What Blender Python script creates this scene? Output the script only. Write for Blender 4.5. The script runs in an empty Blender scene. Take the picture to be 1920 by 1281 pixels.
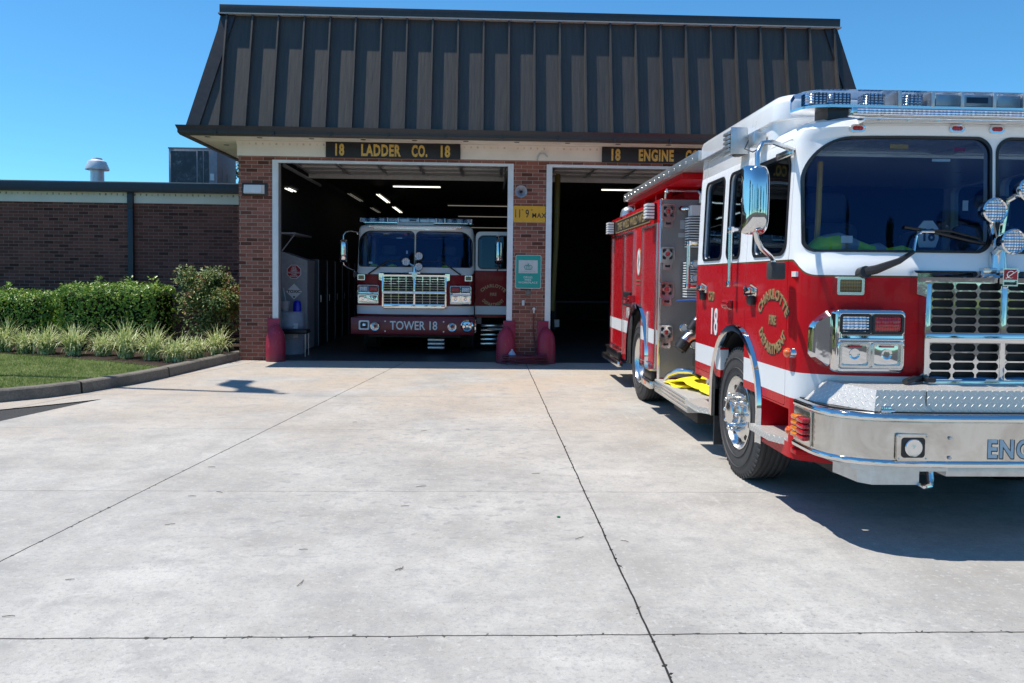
import bpy, bmesh, math, random
from math import sin, cos, pi, radians, sqrt
from mathutils import Vector, Matrix, noise
S = bpy.context.scene
# ------------------------------------------------------------------ camera
cam_d = bpy.data.cameras.new('camera'); cam = bpy.data.objects.new('camera', cam_d)
S.collection.objects.link(cam); S.camera = cam
PSI, THD, ROLL = radians(1.951), radians(2.519), 0.012
F_ = Vector((sin(PSI)*cos(THD), cos(PSI)*cos(THD), -sin(THD)))
R_ = Vector((cos(PSI), -sin(PSI), 0)); D_ = F_.cross(R_)
Rr = cos(ROLL)*R_ - sin(ROLL)*D_; Dr = sin(ROLL)*R_ + cos(ROLL)*D_
m = Matrix((Rr, -Dr, -F_)).transposed().to_4x4(); m.translation = Vector((0, 0, 1.6))
cam.matrix_world = m
cam_d.sensor_width = 36; cam_d.lens = 36*1430/1920
cam_d.shift_y = -(640.5-584)/1920; cam_d.clip_start = .05; cam_d.clip_end = 2000
# ------------------------------------------------------------------ light
SUN = Vector((-0.39, 0.07, 1)).normalized()
w = bpy.data.worlds.new('World'); S.world = w; w.use_nodes = True
nt = w.node_tree; sky = nt.nodes.new('ShaderNodeTexSky'); sky.sky_type = 'NISHITA'; sky.sun_disc = False
sky.sun_elevation = math.asin(SUN.z); sky.sun_rotation = math.atan2(SUN.x, SUN.y)
sky.air_density = 1.0; sky.dust_density = 0.0; sky.ozone_density = 3.5; sky.altitude = 300
bg = nt.nodes['Background']; mx = nt.nodes.new('ShaderNodeMix'); mx.data_type = 'RGBA'; mx.blend_type = 'MULTIPLY'; mx.inputs[0].default_value = 1
nt.links.new(sky.outputs[0], mx.inputs[6]); mx.inputs[7].default_value = (.60, 1.22, 1.48, 1)   # deeper, cleaner blue of the clear day
nt.links.new(mx.outputs[2], bg.inputs[0]); bg.inputs[1].default_value = .1
sd = bpy.data.lights.new('sun', 'SUN'); sd.energy = 4.9; sd.angle = radians(.5); sd.color = (1, .93, .83)
so = bpy.data.objects.new('sun', sd); S.collection.objects.link(so)
so.rotation_euler = SUN.to_track_quat('Z', 'Y').to_euler(); so.location = (-20, 10, 40)
S.view_settings.view_transform = 'Standard'; S.view_settings.look = 'None'
S.view_settings.exposure = .2; S.view_settings.gamma = 1
S.cycles.max_bounces = 8; S.cycles.transparent_max_bounces = 12
# ------------------------------------------------------------------ node helper
class V:
    def __init__(s, nt, k): s.nt = nt; s.k = k
    def _m(s, op, *a, clamp=False):
        n = s.nt.nodes.new('ShaderNodeMath'); n.operation = op; n.use_clamp = clamp
        for i, v in enumerate((s,)+a):
            if isinstance(v, V): s.nt.links.new(v.k, n.inputs[i])
            else: n.inputs[i].default_value = v
        return V(s.nt, n.outputs[0])
    def __add__(s, o): return s._m('ADD', o)
    def __sub__(s, o): return s._m('SUBTRACT', o)
    def __mul__(s, o): return s._m('MULTIPLY', o)
    def __truediv__(s, o): return s._m('DIVIDE', o)
    def __lt__(s, o): return s._m('LESS_THAN', o)
    def __gt__(s, o): return s._m('GREATER_THAN', o)
    def abs(s): return s._m('ABSOLUTE')
    def frac(s): return s._m('FRACT')
    def floor(s): return s._m('FLOOR')
    def max(s, o): return s._m('MAXIMUM', o)
    def min(s, o): return s._m('MINIMUM', o)
    def pow(s, o): return s._m('POWER', o)
    def mod(s, o): return s._m('FLOORED_MODULO', o)
    def smooth(s, a, b, c=0., d=1.):
        n = s.nt.nodes.new('ShaderNodeMapRange'); n.interpolation_type = 'SMOOTHSTEP'
        s.nt.links.new(s.k, n.inputs[0])
        for i, v in enumerate((a, b, c, d)): n.inputs[i+1].default_value = v
        return V(s.nt, n.outputs[0])
class MT:
    """one procedural material"""
    def __init__(s, name, col=(.5, .5, .5), rough=.5, metal=0, coat=0, spec=.5):
        s.m = bpy.data.materials.new(name); s.m.use_nodes = True; s.nt = s.m.node_tree
        s.b = s.nt.nodes['Principled BSDF']; i = s.b.inputs
        i['Base Color'].default_value = (*col, 1); i['Roughness'].default_value = rough
        i['Metallic'].default_value = metal; i['Coat Weight'].default_value = coat
        i['Coat Roughness'].default_value = .03; i['Specular IOR Level'].default_value = spec
    def n(s, t): return s.nt.nodes.new(t)
    def link(s, a, b): s.nt.links.new(a.k if isinstance(a, V) else a, b)
    def pos(s, kind='pos'):
        if kind == 'pos': o = s.n('ShaderNodeNewGeometry').outputs['Position']
        else: o = s.n('ShaderNodeTexCoord').outputs['Object']
        return o
    def xyz(s, kind='pos'):
        sp = s.n('ShaderNodeSeparateXYZ'); s.link(s.pos(kind), sp.inputs[0])
        return [V(s.nt, sp.outputs[i]) for i in range(3)]
    def comb(s, x, y, z=0.):
        c = s.n('ShaderNodeCombineXYZ')
        for i, v in enumerate((x, y, z)):
            if isinstance(v, V): s.link(v, c.inputs[i])
            else: c.inputs[i].default_value = v
        return c.outputs[0]
    def noise(s, scale=5, detail=4, rough=.55, vec=None, kind='pos', sc=None, dist=0):
        n = s.n('ShaderNodeTexNoise'); n.inputs['Scale'].default_value = scale
        n.inputs['Detail'].default_value = detail; n.inputs['Roughness'].default_value = rough
        n.inputs['Distortion'].default_value = dist
        v = vec if vec is not None else s.pos(kind)
        if sc:
            mp = s.n('ShaderNodeMapping'); mp.inputs['Scale'].default_value = sc; s.link(v, mp.inputs[0]); v = mp.outputs[0]
        s.link(v, n.inputs['Vector']); return V(s.nt, n.outputs[0])
    def ramp(s, f, stops):
        r = s.n('ShaderNodeValToRGB'); s.link(f, r.inputs[0]); e = r.color_ramp.elements
        while len(e) < len(stops): e.new(.5)
        for q, (p, c) in zip(e, stops):
            q.position = p; q.color = (*c, 1) if len(c) == 3 else c
        return r.outputs[0]
    def mix(s, f, a, b, mode='MIX'):
        n = s.n('ShaderNodeMix'); n.data_type = 'RGBA'; n.blend_type = mode
        for v, i in ((f, 0), (a, 6), (b, 7)):
            if isinstance(v, V) or hasattr(v, 'links'): s.link(v, n.inputs[i])
            elif isinstance(v, (int, float)): n.inputs[i].default_value = v
            else: n.inputs[i].default_value = (*v, 1)
        return n.outputs[2]
    def col(s, c): s.link(c, s.b.inputs['Base Color']); return s
    def rough(s, c): s.link(c, s.b.inputs['Roughness']); return s
    def bump(s, h, dist=.01, strength=1.):
        b = s.n('ShaderNodeBump'); b.inputs['Strength'].default_value = strength
        b.inputs['Distance'].default_value = dist; s.link(h, b.inputs['Height'])
        s.link(b.outputs[0], s.b.inputs['Normal']); return s
def simple(name, col, rough=.5, metal=0, coat=0, spec=.5, var=.12, vs=14, bump=0, bs=60, kind='pos'):
    """a plain material with gentle procedural unevenness in colour and gloss"""
    t = MT(name, col, rough, metal, coat, spec)
    n = t.noise(vs, 5, .6, kind=kind)
    lo = tuple(c*(1-var) for c in col); hi = tuple(min(1, c*(1+var)) for c in col)
    t.col(t.ramp(n, [(.3, lo), (.7, hi)]))
    t.rough(n*(rough*.5)+rough*.75)
    if bump: t.bump(t.noise(bs, 5, .6, kind=kind), bump)
    return t
# ------------------------------------------------------------------ mesh helper
class B:
    def __init__(s): s.bm = bmesh.new(); s.mi = 0
    def _fin(s, fs):
        for f in fs: f.material_index = s.mi
        return fs
    def box(s, x0, x1, y0, y1, z0, z1, bev=0, seg=2):
        r = bmesh.ops.create_cube(s.bm, size=1)
        for v in r['verts']:
            v.co = Vector(((x0+x1)/2+v.co.x*(x1-x0), (y0+y1)/2+v.co.y*(y1-y0), (z0+z1)/2+v.co.z*(z1-z0)))
        fs = list({f for v in r['verts'] for f in v.link_faces})
        if bev:
            es = list({e for f in fs for e in f.edges})
            q = bmesh.ops.bevel(s.bm, geom=es, offset=bev, segments=seg, profile=.5, affect='EDGES')
            fs = list({f for v in r['verts'] if v.is_valid for f in v.link_faces} | set(q['faces']) | {f for f in fs if f.is_valid})
        s._fin(fs); return s
    def loft(s, rings, closed=True, caps=True):
        vs = [[s.bm.verts.new(p) for p in r] for r in rings]; fs = []
        n = len(vs[0])
        for a, b in zip(vs, vs[1:]):
            for i in range(n if closed else n-1):
                j = (i+1) % n
                try: fs.append(s.bm.faces.new((a[i], a[j], b[j], b[i])))
                except ValueError: pass
        if caps and closed:
            fs.append(s.bm.faces.new(vs[0][::-1])); fs.append(s.bm.faces.new(vs[-1]))
        s._fin(fs); return vs
    def cyl(s, p0, p1, r0, r1=None, n=20, caps=True):
        r1 = r0 if r1 is None else r1
        p0, p1 = Vector(p0), Vector(p1); d = (p1-p0).normalized()
        u = d.orthogonal().normalized(); v = d.cross(u)
        s.loft([[p+(u*cos(2*pi*i/n)+v*sin(2*pi*i/n))*r for i in range(n)] for p, r in ((p0, r0), (p1, r1))], caps=caps); return s
    def tube(s, pts, r, n=10, caps=True):
        pts = [Vector(p) for p in pts]; rings = []; u = None
        for i, p in enumerate(pts):
            d = (pts[min(i+1, len(pts)-1)]-pts[max(i-1, 0)]).normalized()
            if u is None: u = d.orthogonal().normalized()
            u = (u-d*u.dot(d)).normalized(); v = d.cross(u)
            rr_ = r[i] if isinstance(r, (list, tuple)) else r
            rings.append([p+(u*cos(2*pi*k/n)+v*sin(2*pi*k/n))*rr_ for k in range(n)])
        s.loft(rings, caps=caps); return s
    def lathe(s, prof, o=(0, 0, 0), axis=(0, 0, 1), n=32, caps=False):
        o = Vector(o); d = Vector(axis).normalized(); u = d.orthogonal().normalized(); v = d.cross(u)
        s.loft([[o+d*h+(u*cos(2*pi*i/n)+v*sin(2*pi*i/n))*max(r, 1e-4) for i in range(n)] for r, h in prof], caps=caps); return s
    def prism(s, poly, ax, a0, a1):
        def P(p, a): return {'x': (a, p[0], p[1]), 'y': (p[0], a, p[1]), 'z': (p[0], p[1], a)}[ax]
        s.loft([[P(p, a0) for p in poly], [P(p, a1) for p in poly]]); return s
    def ring(s, outer, inner, ax, a0, a1):
        def P(p, a): return {'x': (a, p[0], p[1]), 'y': (p[0], a, p[1]), 'z': (p[0], p[1], a)}[ax]
        s.loft([[P(p, a) for p in q] for q, a in ((outer, a0), (outer, a1), (inner, a1), (inner, a0), (outer, a0))], caps=False)
        bmesh.ops.remove_doubles(s.bm, verts=s.bm.verts[-len(outer)*5:], dist=1e-6); return s
    def face(s, pts):
        s._fin([s.bm.faces.new([s.bm.verts.new(p) for p in pts])]); return s
    def sph(s, c, r, sub=2, sc=(1, 1, 1)):
        q = bmesh.ops.create_icosphere(s.bm, subdivisions=sub, radius=1)
        for v in q['verts']: v.co = Vector(c)+Vector((v.co.x*sc[0], v.co.y*sc[1], v.co.z*sc[2]))*r
        s._fin(list({f for v in q['verts'] for f in v.link_faces})); return s
    def xf(s, M):
        bmesh.ops.transform(s.bm, matrix=M, verts=s.bm.verts[:]); return s
    def warp(s, fn):
        for v in s.bm.verts: v.co = Vector(fn(v.co))
        return s
def rr(cx, cz, w_, h_, r, n=6):
    """rounded rectangle outline"""
    r = min(r, w_/2-1e-4, h_/2-1e-4); out = []
    for k, (sx, sz) in enumerate(((1, 1), (-1, 1), (-1, -1), (1, -1))):
        for i in range(n+1):
            a = pi/2*(k+i/n)
            out.append((cx+sx*(w_/2-r)+r*cos(a), cz+sz*(h_/2-r)+r*sin(a)))
    return out
def smooth_mesh(me, ang):
    for p in me.polygons: p.use_smooth = True
    me.set_sharp_from_angle(angle=radians(ang))
ROOTS = {}
def thing(name, label, cat, loc=(0, 0, 0), group=None, rz=0):
    o = bpy.data.objects.new(name, None); o.empty_display_size = .2; S.collection.objects.link(o); o.location = loc
    o.rotation_euler.z = rz
    o['label'] = label; o['category'] = cat
    if group: o['group'] = group
    o['_off'] = 0; ROOTS[o.name] = Vector(loc); return o
SPLIT = {'jamb', 'hip_cover', 'mounting_foot', 'soffit_vent', 'gutter_bracket', 'rivet', 'bolt', 'clip_plate', 'hand_hole', 'door_track', 'outrigger_pad', 'folding_step', 'side_wall', 'louvre', 'module', 'plate_trim', 'rub_rail', 'reflector', 'lower_lights', 'mirror_arm', 'standing_seam', 'rack_post', 'track_brace'}
def islands(bm):
    bm.verts.ensure_lookup_table(); seen = set(); out = []
    for v in bm.verts:
        if v in seen: continue
        st = [v]; seen.add(v); g = []
        while st:
            q = st.pop(); g.append(q)
            for e in q.link_edges:
                o = e.other_vert(q)
                if o not in seen: seen.add(o); st.append(o)
        out.append(g)
    return out
def obj(name, b, mat, parent=None, local=False, ang=35, label=None, cat=None, group=None, kind=None, recalc=True):
    """link ONE mesh object; world coordinates unless local"""
    bm = b.bm if isinstance(b, B) else b
    if name in SPLIT and parent is not None:
        gs = islands(bm)
        if len(gs) > 1:
            o = None
            for g in gs:
                nb = bmesh.new(); mp_ = {v: nb.verts.new(v.co) for v in g}
                for f in {f for v in g for f in v.link_faces}:
                    nb.faces.new([mp_[v] for v in f.verts]).material_index = f.material_index
                q = obj_(name, nb, mat, parent, local, ang, label, cat, group, kind, recalc); o = o or q
            bm.free(); return o
    return obj_(name, bm, mat, parent, local, ang, label, cat, group, kind, recalc)
def obj_(name, bm, mat, parent, local, ang, label, cat, group, kind, recalc):
    if recalc: bmesh.ops.recalc_face_normals(bm, faces=bm.faces[:])
    me = bpy.data.meshes.new(name); bm.to_mesh(me); bm.free()
    mats = mat if isinstance(mat, (list, tuple)) else [mat]
    for q in mats: me.materials.append(q.m if isinstance(q, MT) else q)
    if ang: smooth_mesh(me, ang)
    o = bpy.data.objects.new(name, me); S.collection.objects.link(o)
    off = Vector((0, 0, 0))
    if parent is not None:
        o.parent = parent
        if not local:
            r = parent
            while r.parent: r = r.parent
            off = ROOTS.get(r.name, Vector((0, 0, 0)))
            me.transform(Matrix.Translation(-off))
    elif kind != 'structure':
        if me.vertices:
            xs = [v.co for v in me.vertices]
            c = Vector(((min(v.x for v in xs)+max(v.x for v in xs))/2, (min(v.y for v in xs)+max(v.y for v in xs))/2, min(v.z for v in xs)))
            me.transform(Matrix.Translation(-c)); o.location = c
    if label: o['label'] = label
    if cat: o['category'] = cat
    if group: o['group'] = group
    if kind: o['kind'] = kind
    return o
def dup(o, parent=None, off=(0, 0, 0)):
    c = o.copy(); S.collection.objects.link(c)
    if parent is not None: c.parent = parent
    else: c.location = o.location+Vector(off)
    for ch in o.children: dup(ch, c)
    return c
def text_bm(body, size, ext=.002, xs=1., bold=0., align='CENTER', space=1.):
    """flat lettering in the XZ plane facing -Y, baseline at z=0"""
    cu = bpy.data.curves.new('lettering', 'FONT'); cu.body = body; cu.size = size; cu.extrude = ext
    cu.align_x = align; cu.offset = bold; cu.space_character = space; cu.resolution_u = 3
    o = bpy.data.objects.new('lettering', cu); S.collection.objects.link(o)
    dg = bpy.context.evaluated_depsgraph_get(); me = bpy.data.meshes.new_from_object(o.evaluated_get(dg))
    bm = bmesh.new(); bm.from_mesh(me); bpy.data.objects.remove(o); bpy.data.curves.remove(cu); bpy.data.meshes.remove(me)
    for f in bm.faces: f.material_index = 0
    for v in bm.verts: v.co = Vector((v.co.x*xs, -v.co.z, v.co.y))
    b = B(); b.bm.free(); b.bm = bm; return b
def bend(b, R, up=True):
    """arch lettering: centre of curvature below (up) or above"""
    def fn(c):
        if up: a = c.x/R; return ((R+c.z)*sin(a), c.y, (R+c.z)*cos(a)-R)
        a = c.x/R; return ((R-c.z)*sin(a), c.y, R-(R-c.z)*cos(a))
    return b.warp(fn)
def place(b, o, rz=0, rx=0):
    b.xf(Matrix.Translation(o) @ Matrix.Rotation(rz, 4, 'Z') @ Matrix.Rotation(rx, 4, 'X')); return b
def merge(a, b):
    me = bpy.data.meshes.new('tmp'); b.bm.to_mesh(me); a.bm.from_mesh(me); bpy.data.meshes.remove(me); b.bm.free(); return a
def bool_eval(base, ops):
    """base B, ops list of (op, B) -> new B"""
    def mk(b, n):
        bmesh.ops.recalc_face_normals(b.bm, faces=b.bm.faces[:])
        me = bpy.data.meshes.new(n); b.bm.to_mesh(me); b.bm.free(); o = bpy.data.objects.new(n, me); S.collection.objects.link(o); return o
    o = mk(base, 'base_tmp'); cs = []
    for op, c in ops:
        co = mk(c, 'cut_tmp'); cs.append(co)
        md = o.modifiers.new('b', 'BOOLEAN'); md.operation = op; md.solver = 'EXACT'; md.object = co
    dg = bpy.context.evaluated_depsgraph_get(); dg.update()
    me = bpy.data.meshes.new_from_object(o.evaluated_get(dg))
    r = B(); r.bm.from_mesh(me); bpy.data.meshes.remove(me)
    for q in [o]+cs:
        d = q.data; bpy.data.objects.remove(q); bpy.data.meshes.remove(d)
    for f in r.bm.faces: f.material_index = 0
    return r
def cpy(b):
    c = B(); c.bm.free(); c.bm = b.bm.copy(); return c
# ------------------------------------------------------------------ materials
def mat_brick(name, c1, c2, mortar, plane='xz', dark=.35):
    t = MT(name, rough=.85, spec=.25); x, y, z = t.xyz()
    u = {'xz': x, 'yz': y}[plane]
    wob = t.noise(9, 3)*.006
    vec = t.comb(u+wob, z+wob, 0.)
    br = t.n('ShaderNodeTexBrick'); t.link(vec, br.inputs['Vector'])
    br.offset = .5; br.inputs['Scale'].default_value = 1; br.inputs['Mortar Size'].default_value = .0052
    br.inputs['Mortar Smooth'].default_value = .15; br.inputs['Bias'].default_value = 0
    br.inputs['Brick Width'].default_value = .213; br.inputs['Row Height'].default_value = .0715
    br.inputs['Color1'].default_value = (0, 0, 0, 1); br.inputs['Color2'].default_value = (1, 1, 1, 1); br.inputs['Mortar'].default_value = (0, 0, 0, 1)
    val = t.n('ShaderNodeRGBToBW'); t.link(br.outputs['Color'], val.inputs[0]); v = V(t.nt, val.outputs[0])
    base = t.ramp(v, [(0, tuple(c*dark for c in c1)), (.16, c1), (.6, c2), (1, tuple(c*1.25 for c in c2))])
    base = t.mix(t.noise(45, 5, .7)*.5, base, tuple(c*.5 for c in c1))
    base = t.mix(t.noise(1.1, 4)*.35, base, tuple(c*.55 for c in c1))
    spk = t.noise(70, 2).smooth(.72, .8)*t.noise(4, 2).smooth(.5, .7)
    base = t.mix(spk, base, (.5, .42, .36))
    f = V(t.nt, br.outputs['Fac'])
    t.col(t.mix(f, base, mortar))
    t.bump((f*-1.)+t.noise(120, 4)*.25, .006); return t
M = {}
M['brick'] = mat_brick('brick', (.25, .09, .062), (.37, .14, .10), (.42, .33, .26))
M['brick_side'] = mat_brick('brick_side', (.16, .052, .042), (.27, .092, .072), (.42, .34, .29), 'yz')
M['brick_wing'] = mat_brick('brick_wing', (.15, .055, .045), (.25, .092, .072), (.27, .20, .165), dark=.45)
def mat_concrete():
    t = MT('concrete', rough=.88, spec=.2); x, y, z = t.xyz()
    base = t.ramp(t.noise(.9, 7, .68), [(.34, (.33, .315, .29)), (.5, (.435, .42, .39)), (.64, (.52, .505, .47))])
    # every slab dried to its own tone
    ix = (x > .755)*1.+((x+3.158-y*.1148) > 0)*2.; iy = (y > 3.345)*1.+(y > 5.64)*1.+(y > 7.95)*1.+(y > 10.15)*1.
    slab = ((ix*7.3+iy*3.7)._m('SINE')*43.7).frac(); base = t.mix(slab*.16, base, (.30, .29, .275))
    # faint tyre tracks down each lane
    tr = ((x+2.35).abs().smooth(.1, .42, 1, 0)).max((x+.6).abs().smooth(.1, .42, 1, 0)).max((x-2.3).abs().smooth(.1, .4, 1, 0))
    base = t.mix(tr*t.noise(2.2, 5, .7, sc=(2, .5, 1)).smooth(.35, .65)*.22, base, (.25, .245, .24))
    # warm staining toward the building
    warm = y.smooth(5, 12)*t.noise(.7, 4).smooth(.3, .6)
    base = t.mix(warm*.75, base, (.50, .40, .30))
    base = t.mix(t.noise(2.6, 6, .7, sc=(1, 1.6, 1)).smooth(.5, .68)*.5, base, (.29, .285, .275))
    base = t.mix(t.noise(14, 4, .7).smooth(.54, .66)*.42, base, (.33, .33, .33))
    # fine aggregate
    base = t.mix(t.noise(6, 5, .75).smooth(.5, .62)*.42, base, (.30, .30, .295))
    base = t.mix(t.noise(38, 4, .75).smooth(.5, .64)*.5, base, (.27, .27, .265))
    base = t.mix(t.noise(24, 4, .8).smooth(.54, .66)*.45, base, (.60, .59, .56))
    pit = t.noise(62, 2, .6, sc=(1, 1.3, 1)).smooth(.66, .72)*t.noise(1.7, 4, .7).smooth(.40, .58); base = t.mix(pit*.85, base, (.13, .13, .125))
    g = t.noise(170, 3, .8); base = t.mix(g.smooth(.48, .7)*.5, base, (.24, .24, .235))
    ff = y.smooth(3.6, 2.4)*0.+(y < 3.6)*.5*(x+2.).smooth(0, 5, .4, 1.); base = t.mix(t.noise(30, 4, .7).smooth(.56, .68)*ff, base, (.2, .2, .19))
    g2 = t.noise(90, 3, .8); base = t.mix(g2.smooth(.62, .74)*.35*t.noise(1.3, 3).smooth(.4, .6), base, (.2, .2, .19))
    # drip stains in the middle of the lane, pale scuffs beside the engine
    n1 = t.noise(9.5, 2, .5, sc=(1, 1.4, 1)); lane = ((x+.5).abs().smooth(.9, 1.8, 1, 0))*(y.smooth(3.4, 5))*(y.smooth(9, 11, 1, 0))
    base = t.mix(n1.smooth(.60, .66)*lane*.6, base, (.27, .27, .27))
    sc = t.noise(3.2, 5, .65, sc=(2.5, .6, 1), dist=.6).smooth(.58, .72)*((x-1.6).abs().smooth(.3, .8, 1, 0))
    base = t.mix(sc*.22, base, (.62, .60, .56))
    oil = ((x-1.2).abs().smooth(.2, 1.2, 1, 0))*(y.smooth(2.9, 3.2))*(y.smooth(3.4, 4, 1, 0))*t.noise(26, 4, .7).smooth(.55, .65)
    base = t.mix(oil*.4, base, (.2, .2, .19))
    # tooled joints
    wob = (t.noise(3.5, 5)-.5)*.05; chip = t.noise(20, 3).smooth(.58, .7)*.016
    def line(d, w_, strength):
        return (d.abs()-chip*(strength if strength < 1 else 1)).smooth(w_*.5, w_, 1, 0)*strength
    j = line(x-.755+wob*.35, .0062, 1.)
    j = j.max(line(y-3.345-(x*.006)+wob*.5, .006, .9))
    lj = x+(.405+.1155*0)+0
    # left joint through (-1.77,12.09) and (-2.67,4.25)
    j = j.max(line(x+3.158-(y*.1148)+wob*.3, .0062, .9))
    j = j.max(line(y-5.64+wob*.3, .007, .38)); j = j.max(line(y-7.95+wob*.3, .012, .22))
    j = j.max(line(y-10.15+wob*.3, .013, .3))
    j = j.max(line(x+5.51-(y-9.2)*.26+wob*.2, .012, .6)*(y > 9.0))
    j = j.max(line(y-.9+wob*.3, .007, .5))
    t.col(t.mix(j, base, (.028, .026, .024)))
    t.bump(t.noise(150, 4, .7)*.3+t.noise(30, 4)*.2-j*1.2, .006, .7); return t
M['concrete'] = mat_concrete()
def mat_ground(name, a, b, s=60, rough=.9):
    t = MT(name, rough=rough, spec=.2); c = t.ramp(t.noise(s, 5, .75), [(.35, a), (.68, b)])
    t.col(t.mix(t.noise(.6, 4)*.5, c, tuple(q*.7 for q in a))); t.bump(t.noise(s*2, 4, .7), .01); return t
M['asphalt'] = mat_ground('asphalt', (.05, .05, .052), (.13, .13, .125), 110)
def mat_kerb():
    t = MT('kerb_concrete', rough=.9, spec=.2); x, y, z = t.xyz(); c = t.ramp(t.noise(40, 5, .75), [(.35, (.15, .135, .115)), (.68, (.26, .24, .205))])
    c = t.mix(t.noise(1.5, 5, .7).smooth(.45, .65)*.5, c, (.08, .075, .065)); g = None
    for px, py, tx, ty in ((-5.40, 10.28, -.5, -.86), (-4.93, 11.95, -.13, -.99), (-7.6, 8.75, -.95, -.3)):
        d = (((x-px)*tx+(y-py)*ty).abs()-t.noise(20, 3)*.008).smooth(.004, .012, 1, 0); g = d if g is None else g.max(d)
    t.col(t.mix(g, c, (.02, .018, .015))); t.bump(t.noise(80, 4, .7)-g*2., .008); return t
M['kerb'] = mat_kerb()
M['gutter_pan'] = mat_ground('gutter_concrete', (.42, .38, .34), (.52, .48, .43), 30)
M['soil'] = mat_ground('soil', (.03, .02, .014), (.08, .055, .04), 40)
def mat_frieze():
    t = MT('frieze_paint', rough=.55); x, y, z = t.xyz()
    u = (x*(1/.124)); h = (u.frac()-.5+(t.noise(30, 2)-.5)*.25).abs().smooth(.07, .17, 1, 0)
    zz = z.mod(.2); band = (z-3.30).abs().smooth(.018, .03, 1, 0).max((z-4.02).abs().smooth(.012, .024, 1, 0)*.5)
    base = t.ramp(t.noise(3, 4), [(.3, (.74, .70, .62)), (.7, (.82, .78, .70))])
    t.col(t.mix(h*band*t.noise(7, 2).smooth(.35, .6), base, (.25, .22, .16))); return t
M['frieze'] = mat_frieze()
def mat_coil_reflection():
    t = MT('coil_reflection', rough=.4); n = t.noise(7, 5, .75, dist=.5)
    t.col(t.ramp(n, [(.45, (.035, .04, .05)), (.6, (.07, .075, .085)), (.72, (.3, .31, .33))])); return t  # mottled tree reflection painted into the coil's colour
M['hvac_coil_reflection'] = mat_coil_reflection()
M['turf'] = mat_ground('turf', (.07, .11, .025), (.19, .22, .07), 30)
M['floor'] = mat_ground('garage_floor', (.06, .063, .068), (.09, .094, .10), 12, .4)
def mat_leaf(name, stops, s=30, rough=.45, trans=.25):
    t = MT(name, rough=rough, spec=.5); t.col(t.ramp(t.noise(s, 2, .6), stops))
    t.b.inputs['Subsurface Weight'].default_value = 0
    d = t.n('ShaderNodeBsdfTranslucent'); t.link(t.ramp(t.noise(s, 2, .6), stops), d.inputs[0])
    mx = t.n('ShaderNodeMixShader'); mx.inputs[0].default_value = trans
    out = t.nt.nodes['Material Output']; t.link(t.b.outputs[0], mx.inputs[1]); t.link(d.outputs[0], mx.inputs[2]); t.link(mx.outputs[0], out.inputs[0])
    return t
M['hedge'] = mat_leaf('hedge_leaves', [(.3, (.06, .14, .018)), (.5, (.16, .30, .038)), (.66, (.42, .53, .085))], 9, .35)
M['blade'] = mat_leaf('variegated_blades', [(.35, (.17, .27, .06)), (.48, (.48, .55, .2)), (.6, (.8, .8, .5))], 26)
M['grass'] = mat_leaf('grass_blades', [(.3, (.10, .17, .03)), (.52, (.19, .28, .06)), (.66, (.42, .40, .19))], 7, .6)
M['nandina'] = mat_leaf('shrub_leaves', [(.3, (.05, .10, .03)), (.48, (.12, .20, .05)), (.58, (.30, .34, .09)), (.68, (.42, .17, .09))], 5)
M['tree_leaf'] = mat_leaf('tree_leaves', [(.3, (.02, .05, .012)), (.7, (.06, .12, .025))], 3)
M['bark'] = mat_ground('bark', (.06, .045, .03), (.14, .11, .08), 25)
M['white'] = simple('white_trim', (.80, .76, .68), .55, var=.05, vs=3)
M['white_frame'] = simple('white_door_frame', (.72, .75, .76), .45, var=.06, vs=5)
M['soffit'] = simple('soffit', (.78, .74, .66), .7, var=.12, vs=2)
def mat_roof():
    t = MT('roof_metal', (.05, .043, .038), .5, .2, spec=.6)
    n = t.noise(5, 5, .6, sc=(5, 1, .25))
    t.col(t.ramp(n, [(.3, (.050, .045, .042)), (.7, (.072, .065, .060))])); t.rough(n*.2+.5)
    t.bump(t.noise(2, 3, sc=(8, 1, 1)), .012, .5); return t
M['roof'] = mat_roof()
M['gutter'] = simple('gutter_metal', (.030, .028, .029), .38, spec=.5)
M['gutter_navy'] = simple('wing_fascia_metal', (.03, .036, .05), .42)
M['flash'] = simple('cap_edge', (.45, .42, .40), .4)
M['vent_white'] = simple('vent_metal', (.72, .74, .76), .4, .3)
M['steel'] = simple('galvanised', (.55, .57, .58), .38, .85, bump=.0008)
M['hvac'] = simple('hvac_grey', (.34, .34, .37), .55)
M['hvac_dark'] = simple('hvac_grille', (.03, .035, .045), .35)
M['black'] = simple('black_plastic', (.015, .015, .017), .45)
M['sign_black'] = simple('sign_black', (.012, .013, .017), .5, var=.2)
M['gold'] = simple('gold_letters', (.62, .42, .10), .4, .0, var=.3, vs=40)
M['goldleaf'] = simple('gold_leaf', (.46, .34, .16), .32, .4, var=.3, vs=40)
M['dullgold'] = simple('dull_gold', (.42, .26, .12), .5)
M['yellow_sign'] = simple('yellow_sign', (.72, .36, .015), .5, var=.07)
M['teal'] = simple('teal_sign', (.01, .33, .27), .5, var=.05)
M['sign_grey'] = simple('sign_grey', (.55, .58, .57), .5, var=.05)
M['sign_white'] = simple('sign_white', (.75, .76, .76), .5, var=.05)
M['guard_red'] = simple('guard_red', (.33, .022, .055), .42, var=.16, vs=9)
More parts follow.
